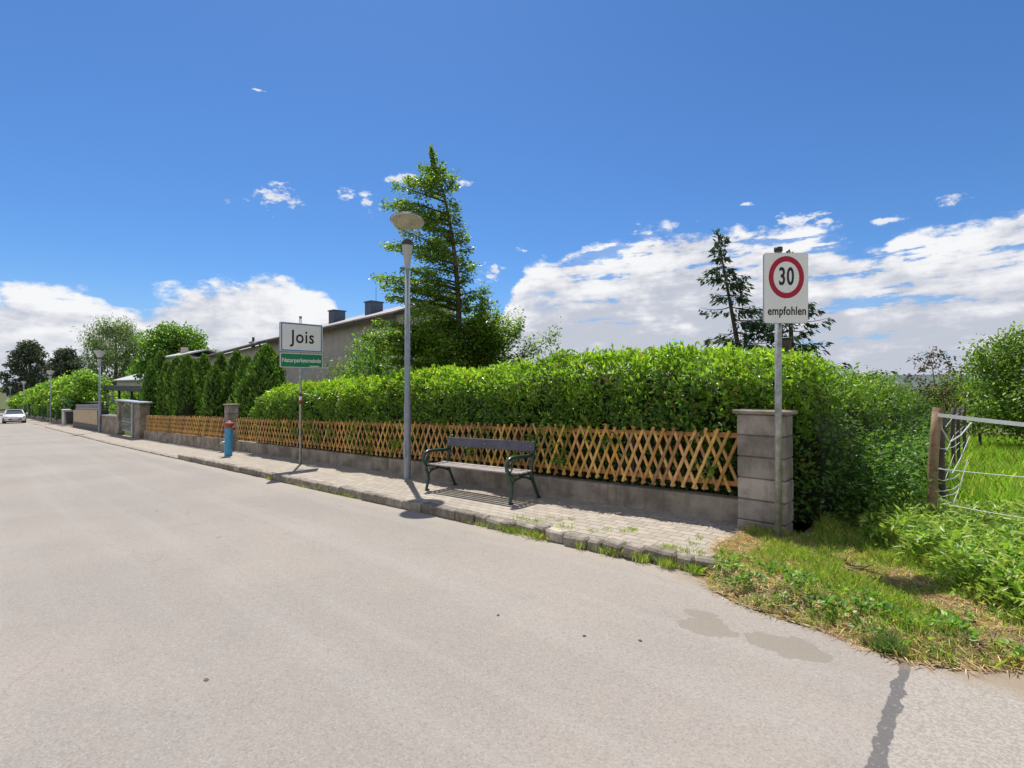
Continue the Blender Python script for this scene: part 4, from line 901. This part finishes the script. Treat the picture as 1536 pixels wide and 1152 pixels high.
# ------------------------------------------------------------------ cars far down the street
def car(label, loc):
    c = thing('parked_car', label, 'car', loc, group='white cars far down the street'); c.rotation_euler = (0, -math.atan(.0295), 0)
    m = MB()                                   # stations along the length: x, half width, sill z, shoulder z
    st = [(2.08, .55, .40, .62), (2.02, .78, .28, .74), (1.75, .86, .22, .86), (1.1, .90, .20, .98), (.6, .90, .20, 1.02), (-.6, .91, .20, 1.03), (-1.5, .89, .22, 1.04), (-1.95, .80, .32, .98), (-2.05, .66, .45, .85)]
    vs = []
    for x, w, a, z in st: vs += [(x, -w*.94, a), (x, -w, (a+z)*.5), (x, -w*.95, z-.08), (x, -w*.72, z), (x, w*.72, z), (x, w*.95, z-.08), (x, w, (a+z)*.5), (x, w*.94, a)]
    k = len(st); m.add(vs, [(i*8+j, i*8+(j+1) % 8, (i+1)*8+(j+1) % 8, (i+1)*8+j) for i in range(k-1) for j in range(8)]+[tuple(range(8))[::-1], tuple((k-1)*8+j for j in range(8))])
    m.build('body', M['carpaint'], c, smooth=True)
    m = MB(); cb = [(.95, .74, 1.00), (.15, .62, 1.42), (-.5, .62, 1.47), (-1.3, .60, 1.42), (-1.85, .72, 1.02)]
    vs = []
    for x, w, z in cb: vs += [(x, -w-.10*(1.47-z), z-.02 if z > 1.2 else z), (x, w+.10*(1.47-z), z-.02 if z > 1.2 else z)]
    vs2 = [(.95, -.80, .98), (.95, .80, .98), (-1.85, -.78, 1.0), (-1.85, .78, 1.0)]
    m.add(vs+vs2, [(0, 1, 3, 2), (2, 3, 5, 4), (4, 5, 7, 6), (6, 7, 9, 8), (0, 2, 4, 6, 8, 12), (1, 11, 13, 9, 7, 5, 3)] if False else [(0, 1, 3, 2), (2, 3, 5, 4), (4, 5, 7, 6), (6, 7, 9, 8), (0, 2, 4, 6, 8), (1, 9, 7, 5, 3)])
    m.build('cabin_glass', M['carglass'], c)
    m = MB(); m.box((-.55, 0, 1.47), (1.5, 1.2, .045), bev=.02)
    for s_ in (-1, 1): m.tube([(.97, s_*.78, 1.0), (.2, s_*.62, 1.44)], .035, 6); m.tube([(-1.86, s_*.76, 1.02), (-1.3, s_*.61, 1.44)], .04, 6); m.tube([(-.4, s_*.79, 1.02), (-.45, s_*.63, 1.45)], .035, 6)
    m.build('roof', M['carpaint'], c)
    for sx in (1.3, -1.3):
        for sy in (-1, 1):
            m = MB(); m.tube([(sx, sy*.68, .32), (sx, sy*.90, .32)], .32, 20); w = m.build('wheel', M['tyre'], c, smooth=False)
            m = MB(); m.tube([(sx, sy*.90, .32), (sx, sy*.912, .32)], .21, 14); m.build('rim', M['chrome'], w)
    for sy in (-1, 1):
        m = MB(); m.box((1.93, sy*.64, .70), (.2, .34, .15), rz=-sy*.35, bev=.04); m.build('headlight', M['lampglass'], c)
        m = MB(); m.box((.75, sy*1.0, 1.02), (.12, .2, .14), bev=.03); m.build('mirror', M['carpaint'], c)
    m = MB(); m.box((2.05, 0, .44), (.06, 1.1, .17), bev=.02); m.build('grille', M['dark'], c)
    m = MB(); m.box((2.09, 0, .46), (.02, .52, .12), bev=.004); m.build('number_plate', M['plate'], c)
    m = MB(); m.box((0, 0, .19), (3.9, 1.55, .1)); m.build('underbody', M['tyre'], c)
    return c
car1 = car('white car facing the viewer, parked by the kerb at far left', (-80, 3.95, gf(-80)-.12))
dup(car1, (-79, 1.72, gf(-79)-.12), None, 'white car cut off by the left edge of the photo')

# ------------------------------------------------------------------ pasture fence with wires
fe = thing('pasture_fence', 'rough wooden post and electric tape fence round the grass on the right', 'fence', (-.48, 7.46, gf(-.48))); o = fe.location; g0 = gf(-.48)
def post(x, y, h, r, lean, mat):
    m = MB(); rr = [r*(1+.08*math.sin(k*3.1)) for k in range(6)]; m.tube([(x+lean[0]*q+.008*math.sin(q*7), y+lean[1]*q, g0-.2+(h+.2)*q) for q in np.linspace(0, 1, 6)], rr, 9); m.build('post', M[mat], fe, o, smooth=True)
post(-.50, 7.44, 1.42, .048, (R[0]*.10, R[1]*.10), 'oldwood'); post(-.42, 8.15, 1.30, .035, (0, 0), 'darkpost')
for x, y, h in ((-.48, 12.4, 1.25), (-.45, 13.6, 1.2), (-.40, 15.2, 1.25), (-.15, 17, 1.2), (1.25, 4.98+.3, 1.3)): post(x, y, h, .032, (random.gauss(0, .03), random.gauss(0, .03)), 'darkpost')
def wire(name, pts, r, mat='tape', sag=0.):
    out = []
    for a in range(len(pts)-1):
        for q in np.linspace(0, 1, 9)[:-1]:
            p = Vector(pts[a]).lerp(Vector(pts[a+1]), q); p.z -= sag*math.sin(PI*q); out.append(p)
    out.append(Vector(pts[-1])); m = MB(); m.tube(out, r, 6); m.build(name, M[mat], fe, o)
A = (-.42, 7.42); B = (1.25, 5.0)
def seg(f): return (A[0]+(B[0]-A[0])*f, A[1]+(B[1]-A[1])*f)
m = MB(); pts = [(*seg(f), g0+1.34-.02*math.sin(f*PI)) for f in np.linspace(0, 1, 10)]
for a in range(9): m.add([(pts[a][0], pts[a][1], pts[a][2]-.019), (pts[a+1][0], pts[a+1][1], pts[a+1][2]-.019), (pts[a+1][0], pts[a+1][1], pts[a+1][2]+.019), (pts[a][0], pts[a][1], pts[a][2]+.019),
                    (pts[a][0]+.004, pts[a][1]+.004, pts[a][2]-.019), (pts[a+1][0]+.004, pts[a+1][1]+.004, pts[a+1][2]-.019), (pts[a+1][0]+.004, pts[a+1][1]+.004, pts[a+1][2]+.019), (pts[a][0]+.004, pts[a][1]+.004, pts[a][2]+.019)], [(0, 1, 2, 3), (7, 6, 5, 4), (3, 2, 6, 7), (4, 5, 1, 0)])
m.build('top_tape', M['tape'], fe, o)
wire('wire', [(*A, g0+.74), (*seg(1), g0+1.10)], .0045, sag=.03); wire('wire', [(*A, g0+.36), (*seg(1), g0+.83)], .0045, sag=.06)
a0 = np.array([-.44, 7.47]); 
def tw(a, z, b=.0): v = a0+R*a+np.array([0., b]); return (v[0], v[1], g0+z)
wire('tape_loop', [tw(.06, 1.34), tw(.07, 1.18), tw(.16, 1.03), tw(.28, 1.10, .1), tw(.40, 1.24, .2)], .008)
wire('tape_loop', [tw(.05, .74), tw(.19, .68), tw(.28, .84, .1), tw(.38, 1.08, .2)], .006)
wire('tape_loop', [tw(.05, .37), tw(.20, .34), tw(.27, .52, .1), tw(.36, .82, .2)], .006)
for z in (.98, .62, .50, .44): wire('wire', [tw(.02, z), tw(.14, z-.02, .1), tw(.26, z+.03, .2)], .004, sag=.02)
for z in (1.1, .75, .4): wire('wire', [(-.42, 8.15, g0+z), (-.47, 12.4, g0+z), (-.4, 15.2, g0+z)], .004)

# ------------------------------------------------------------------ grass, straw, weeds, twigs
def verge_pts(n, x0, x1, d0, d1):
    x = rng.uniform(x0, x1, n); d = rng.uniform(d0, d1, n); y = yedge(x)+d; ok = y < 8.3; x, y, d = x[ok], y[ok], d[ok]
    ok = ~((x < -1.45) & (y > 6.4)); return x[ok], y[ok], d[ok]
GR = [(.20, .29, .04), (.13, .23, .03), (.27, .31, .07)]; DRY = [(.42, .34, .18), (.36, .27, .13), (.32, .29, .10)]
x, y, d = verge_pts(120000, -2.05, 3.2, .02, 4.1)
gm = vnoise(x, y, 2.0, 7)*.6+vnoise(x, y, 6, 8)*.4
dens = sst(.32, .60, gm)*(.35+.65*sst(.12, .5, d))+.22+.5*sst(1.3, 2.0, d); ok = rng.uniform(0, 1, len(x)) < dens; x, y, d, gm = x[ok], y[ok], d[ok], gm[ok]
n = len(x); dry = (rng.uniform(0, 1, n) < np.where(gm < .5, .55, .16)+.25*sst(.35, .05, d))
H = rng.uniform(.025, .065, n)*(1+.9*sst(.5, .75, gm))*(1+1.3*sst(1.6, 2.8, d))*(1+2.4*sst(-.25, .25, y-6.4+1.75*(x+.66))*(x > -.75)); H = np.minimum(H, .12+.22*rng.uniform(0, 1, n)); C = np.where(dry[:, None], mixcol(n, DRY), mixcol(n, GR))
tag(link('verge_grass', blades('verge_grass', np.stack([x, y, zverge(x, y)-.005], 1), H, .006, .75, C), M['grass']), 'short patchy green and dry grass on the roadside verge', 'grass', kind='stuff')
x, y, d = verge_pts(26000, -2.15, 2.5, -.02, 2.6); gm = vnoise(x, y, 2.0, 7); ok = (gm < .56) | (d < .3) | ((x < -1.25) & (rng.uniform(0, 1, len(x)) < .7)); x, y = x[ok], y[ok]; n = len(x)
a = rng.uniform(0, 2*PI, n); D = np.stack([np.cos(a), np.sin(a), .25*rng.uniform(-.3, 1, n)], 1)
L = rng.uniform(.04, .14, n); tag(link('dry_straw', leaf_mesh('dry_straw', np.stack([x, y, zverge(x, y)+.012], 1), D, np.tile([0, 0, 1.], (n, 1))+.3*rng.standard_normal((n, 3)), L, .006, mixcol(n, [(.50, .38, .20), (.42, .31, .16), (.33, .23, .13)])), M['straw']), 'loose dry straw and cut hay lying on the verge', 'straw', kind='stuff')
# tall pasture grass
n = 60000; x = rng.uniform(-.95, 4.5, n); y = rng.uniform(6.3, 20, n)**1.0; ok = (y > 6.9-.3*x) & (vnoise(x, y, 1.1, 3) > .22); x, y = x[ok], y[ok]; n = len(x)
zz = np.where(y < 8.3, zverge(x, np.minimum(y, 8.3)), g(x)+.03)
H = rng.uniform(.10, .30, n)*(.6+.8*vnoise(x, y, .9, 5)); C = mixcol(n, [(.21, .34, .04), (.16, .28, .03), (.28, .36, .06), (.36, .34, .14)], [.38, .34, .2, .08])
tag(link('pasture_grass', blades('pasture_grass', np.stack([x, y, zz-.01], 1), H, .011, .6, C), M['grass']), 'long lush bright green grass inside the wire fence', 'grass', kind='stuff')
# broad-leaved weeds on the bank
def weeds(name, label, pts, nl, hmax, cols, Lr=(.05, .11), wr=.45, kind='stuff'):
    P = []; 
    for (x, y, z, s_) in pts:
        k = int(nl*s_); u = rng.uniform(0, 1, k)**.7; a = rng.uniform(0, 2*PI, k); r = .14*s_*(1.1-u)+.02
        P.append(np.stack([x+r*np.cos(a), y+r*np.sin(a), z+u*hmax*s_, np.cos(a), np.sin(a), .4*rng.standard_normal(k)], 1))
    Q = np.concatenate(P); n = len(Q); D = unit(Q[:, 3:]+.3*rng.standard_normal((n, 3))+np.array([0, 0, .3])); N = unit(np.array([0, 0, 1.])+.5*rng.standard_normal((n, 3)))
    L = rng.uniform(*Lr, n); return tag(link(name, leaf_mesh(name, Q[:, :3], D, N, L, L*wr, mixcol(n, cols)), M['bush']), label, 'weeds', kind=kind)
pts = []
for k in range(1500):
    x = random.uniform(-.95, 1.9); y = random.uniform(4.9, 8.3)
    if y < 6.55-1.85*(x+.66)*(x > -.66)+random.gauss(0, .12) or y < float(yedge(np.array(x)))+.42: continue
    pts.append((x, y, float(zverge(np.array(x), np.array(y))), random.uniform(.5, 1.15)))
weeds('bank_weeds', 'leafy bright green weeds spilling over the bank round the wooden post', pts, 62, .30, [(.18, .265, .04), (.12, .20, .032), (.24, .30, .07)], (.05, .11), .32)
pts = [(random.uniform(-1.35, -.55), random.uniform(7.0, 11.5), gf(-1)+.02, random.uniform(.7, 1.5)) for k in range(75)]
weeds('nettles', 'dark nettles and brambles at the shaded foot of the overgrown hedge', pts, 75, .72, [(.07, .14, .025), (.045, .10, .02), (.11, .19, .035)], (.05, .10), .45)
pts = [(random.uniform(-1.25, .3), y_, 0, 1) for y_ in []]
for k in range(46):
    x = random.uniform(-1.85, .9); d = abs(random.gauss(.25, .25))+.08; y = float(yedge(np.array(x)))+d; pts.append((x, y, float(zverge(np.array(x), np.array(y))), random.uniform(.35, .8)))
weeds('clover', 'low dark green clover and dandelion leaves on the verge', pts, 60, .11, [(.10, .20, .03), (.08, .16, .03), (.15, .25, .04)], (.03, .06), .6)
# grass growing out of the kerb joint
x = np.concatenate([rng.normal(c, w, k) for c, w, k in ((-4.62, .16, 260), (-4.2, .10, 240), (-3.5, .05, 110), (-3.1, .09, 170), (-2.72, .06, 150), (-2.42, .05, 210), (-2.12, .05, 230), (-5.3, .2, 120), (-8.9, .3, 130), (-12.4, .08, 120), (-10.5, .6, 160))]); n = len(x)
y = 4.945+.03*rng.standard_normal(n); H = rng.uniform(.03, .13, n)*np.where(x < -5, .6, 1)
x2 = rng.uniform(-5, -2, 700); k2 = vnoise(x2, x2*0, 3.5, 2) > .56; x2 = x2[k2]; y2 = 5.18+.05*rng.standard_normal(len(x2)); x3 = np.repeat(rng.uniform(-4.4, -1.9, 14), 26)+.035*rng.standard_normal(14*26); y3 = np.repeat(rng.uniform(5.15, 5.75, 14), 26)+.03*rng.standard_normal(14*26)
X = np.concatenate([x, x2, x3]); Y = np.concatenate([y, y2, y3]); Z = np.concatenate([g(x)-.125, g(x2)-.005, g(x3)-.006]); H = np.concatenate([H, rng.uniform(.02, .07, len(x2)), rng.uniform(.02, .06, len(x3))])
tag(link('kerb_grass', blades('kerb_grass', np.stack([X, Y, Z], 1), H, .006, .8, mixcol(len(X), GR+[(.3, .27, .1)])), M['grass']), 'tufts of grass growing out of the kerb joints', 'grass', kind='stuff')
# grass tuft standing at the asphalt edge
n = 900; a = rng.uniform(0, 2*PI, n); r = .085*np.sqrt(rng.uniform(0, 1, n)); x = -.50+r*np.cos(a); y = 4.29+r*np.sin(a)*.8
tag(link('grass_tuft', blades('grass_tuft', np.stack([x, y, zverge(x, y)-.02], 1), rng.uniform(.05, .13, n), .005, .8, mixcol(n, [(.12, .20, .06), (.09, .16, .05), (.25, .25, .12)])), M['grass']), 'small round grass tuft at the asphalt edge next to the tar joint', 'grass tuft')
tb = MB()
for pts in ([(-1.30, 5.78, .05), (-1.12, 5.66, .05), (-.98, 5.60, .05), (-.84, 5.62, .07), (-.76, 5.70, .15)], [(-.98, 5.60, .05), (-.88, 5.50, .05)]):
    tb.tube([(x, y, float(zverge(np.array(x), np.array(y)))+z*.5+.01) for x, y, z in pts], [.011-.0017*k for k in range(len(pts))], 6)
tag(tb.build('dead_branch', M['twig'], smooth=True), 'broken dead branch lying on the verge below the speed sign', 'branch')
for k, (x, y, r) in enumerate([(-3.72, 1.08, .018), (-2.2, 3.15, .012), (-2.95, 3.0, .013), (-1.85, 3.35, .012)]):
    m = MB(); m.lathe([(0, -.4*r), (r*.8, -.3*r), (r, .1*r), (r*.7, .5*r), (0, .65*r)], n=9); pb = m.build('pebble', M['rock']); pb.location = (x, y, gf(x)-.12-.005); pb.rotation_euler = (.2, .1, k); pb.scale = (1.3, .9, 1)
    tag(pb, ['dark pebble lying alone on the asphalt at the left', 'dark speck of gravel left of the asphalt patches', 'small pebble in mid road below the lamp shadow', 'small pebble just left of the asphalt patches'][k], 'pebble', 'pebbles on the asphalt')

# far hill on the right horizon
m = MB(); P_ = []
xs = np.linspace(-1900, 1500, 60)
for a, x in enumerate(xs): P_.append((x, 2200+200*math.sin(a*.3), -10)); 
Hh = [(float(vnoise(np.array(a*.35), np.array(0.), 1, 2))*16+26)*float(sst(0, 8, a)*sst(59, 50, a)) for a in range(60)]
vs = []
for a, x in enumerate(xs): vs += [(x, 2000, -8), (x, 2250, Hh[a]), (x, 2600, -8)]
m.add(vs, [f for a in range(59) for f in ((3*a, 3*a+3, 3*a+4, 3*a+1), (3*a+1, 3*a+4, 3*a+5, 3*a+2))])
tag(m.build('hills', M['hill'], smooth=True), kind='structure')

# ------------------------------------------------------------------ world: sky and clouds, sun
SUN_AZ = math.atan2(1.37, -2.31)            # direction towards the sun in the x-y plane
SUN_EL = math.radians(63.0)
w = bpy.data.worlds.new('World'); scene.world = w; w.use_nodes = True; T = NT(w); T.n.clear()
out = T.add('ShaderNodeOutputWorld'); bg = T.add('ShaderNodeBackground', Strength=.1)
sky = T.add('ShaderNodeTexSky'); sky.sky_type = 'NISHITA'; sky.sun_disc = False; sky.sun_elevation = SUN_EL; sky.sun_rotation = PI/2-SUN_AZ
sky.altitude = 200; sky.air_density = 1.0; sky.dust_density = .35; sky.ozone_density = 2.2
dv = T.add('ShaderNodeTexCoord').outputs['Generated']
sp_ = T.add('ShaderNodeSeparateXYZ', i0=dv)
rx = T.math('ADD', T.math('MULTIPLY', sp_.outputs[0], float(R[0])), T.math('MULTIPLY', sp_.outputs[1], float(R[1])))
fy = T.math('ADD', T.math('MULTIPLY', sp_.outputs[0], float(F[0])), T.math('MULTIPLY', sp_.outputs[1], float(F[1])))
az = T.math('ARCTAN2', rx, fy); el = T.math('ARCSINE', sp_.outputs[2])
azn = T.math('ADD', T.math('DIVIDE', az, PI/2), .5, clamp=True)
def pxd(x, y): u, v = (x-768)/768, (576-y)/768; return (math.atan(u)/(PI/2)+.5, math.atan(v/math.sqrt(1+u*u)))
def curve(pts):
    n = T.n.new('ShaderNodeFloatCurve'); T.set(n.inputs['Value'], azn); c = n.mapping.curves[0]
    q = [(pxd(x, y)[0], pxd(x, y)[1]/.6) for x, y in pts]
    c.points[0].location = q[0]; c.points[1].location = q[-1]
    for p in q[1:-1]: c.points.new(*p)
    n.mapping.update(); return T.math('MULTIPLY', n.outputs[0], .6)
topA = curve([(0, 432), (90, 436), (150, 452), (205, 458), (250, 440), (300, 420), (350, 416), (410, 410), (450, 428), (488, 444), (510, 478), (538, 545), (620, 560), (700, 520), (745, 480), (775, 425), (805, 392), (880, 372), (960, 352), (1030, 332), (1090, 338), (1180, 340), (1250, 352), (1310, 372), (1350, 352), (1420, 338), (1480, 318), (1536, 296)])
topA = T.math('ADD', topA, T.math('MULTIPLY', T.sstep(T.math('ABSOLUTE', az), .85, 1.7), .85))      # unseen cloud bank added behind the viewer to lift the shade
vec = T.add('ShaderNodeCombineXYZ', X=az, Y=T.math('MULTIPLY', el, 1.9), Z=.0)
nb = T.noise(vec, 7., 9, .58); nf = T.noise(vec, 22., 7, .6)
st = T.add('ShaderNodeCombineXYZ', X=T.math('ADD', az, T.math('MULTIPLY', el, -1.6)), Y=T.math('MULTIPLY', el, 5.5), Z=2.)
ns = T.noise(st, 6.5, 8, .6); nx_ = T.noise(vec, 70., 5, .6)
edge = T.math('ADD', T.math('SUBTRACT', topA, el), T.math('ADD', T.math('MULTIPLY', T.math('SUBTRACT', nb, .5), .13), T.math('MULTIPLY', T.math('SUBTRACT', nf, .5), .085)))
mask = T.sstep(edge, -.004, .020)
# the right-hand bank is streaked, with blue showing through
rightness = T.sstep(az, .0, .15)
hole = T.math('MULTIPLY', rightness, T.sstep(T.math('ADD', T.math('ADD', ns, T.math('MULTIPLY', T.math('SUBTRACT', nf, .5), .35)), T.math('MULTIPLY', edge, .55)), .50, .42))
mask = T.math('MULTIPLY', mask, T.math('SUBTRACT', 1., T.math('MULTIPLY', hole, .85)))
# a few small scattered clouds
def puff(x, y, ra, re):
    a, e = pxd(x, y); a = (a-.5)*PI/2
    q = T.math('ADD', T.math('POWER', T.math('DIVIDE', T.math('SUBTRACT', az, a), ra), 2.), T.math('POWER', T.math('DIVIDE', T.math('SUBTRACT', el, e), re), 2.))
    return T.sstep(T.math('ADD', T.math('SUBTRACT', 1., T.math('SQRT', q)), T.math('ADD', T.math('MULTIPLY', T.math('SUBTRACT', nf, .5), 4.2), T.math('MULTIPLY', T.math('SUBTRACT', nx_, .5), 3.2))), .2, 1.1)
for a in ((418, 296, .045, .022), (518, 294, .018, .010), (552, 305, .018, .018), (605, 268, .03, .012), (740, 412, .03, .02), (692, 273, .02, .007), (1432, 297, .022, .008), (1335, 330, .025, .006), (785, 375, .012, .006), (393, 136, .02, .0022), (1200, 330, .05, .013), (1120, 306, .012, .004), (1240, 333, .03, .01), (340, 300, .012, .006)):
    mask = T.math('MAXIMUM', mask, T.math('MULTIPLY', puff(*a), .85))
# cloud body: bright crown, greyer underside, broken by billows
depth = T.sstep(edge, .01, .20)
bil = T.math('ADD', T.math('MULTIPLY', T.math('SUBTRACT', nb, .5), 2.1), T.math('MULTIPLY', T.math('SUBTRACT', nf, .5), 1.3))
strk = T.math('MULTIPLY', T.math('SUBTRACT', ns, .5), 1.2)
shade = T.math('ADD', T.math('MULTIPLY', depth, .62), T.math('ADD', T.math('MULTIPLY', bil, -1.15), T.math('MULTIPLY', strk, T.math('ADD', -.45, T.math('MULTIPLY', rightness, -.7)))))
ccol = T.mix(T.sstep(shade, -.20, .58), (7.3, 7.35, 7.5), (4.3, 4.55, 5.25))
blue = T.mix(1., sky.outputs[0], (.40, .66, .96), 'MULTIPLY')
haze = T.mix(T.math('MULTIPLY', T.sstep(el, .22, -.02), .5), blue, (3.4, 4.6, 6.4))
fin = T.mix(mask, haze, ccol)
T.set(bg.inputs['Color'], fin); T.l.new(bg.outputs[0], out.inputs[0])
sd = bpy.data.lights.new('Sun', 'SUN'); sd.energy = 4.6; sd.angle = math.radians(.53); sd.color = (1, .965, .90)
so = bpy.data.objects.new('Sun', sd); COL.objects.link(so)
dirv = Vector((math.cos(SUN_AZ)*math.cos(SUN_EL), math.sin(SUN_AZ)*math.cos(SUN_EL), math.sin(SUN_EL)))
so.rotation_euler = dirv.to_track_quat('Z', 'Y').to_euler()

# ------------------------------------------------------------------ camera and output
cd = bpy.data.cameras.new('Camera'); cd.lens = 18; cd.sensor_width = 36; cd.clip_start = .05; cd.clip_end = 6000
cam = bpy.data.objects.new('Camera', cd); COL.objects.link(cam); cam.location = (0, 0, 1.75); cam.rotation_euler = (PI/2, 0, YAW); scene.camera = cam
vs_ = scene.view_settings; vs_.view_transform = 'Standard'; vs_.look = 'None'; vs_.exposure = 0.35; vs_.gamma = 1
scene.render.engine = 'CYCLES'; scene.cycles.max_bounces = 8; scene.cycles.transparent_max_bounces = 16
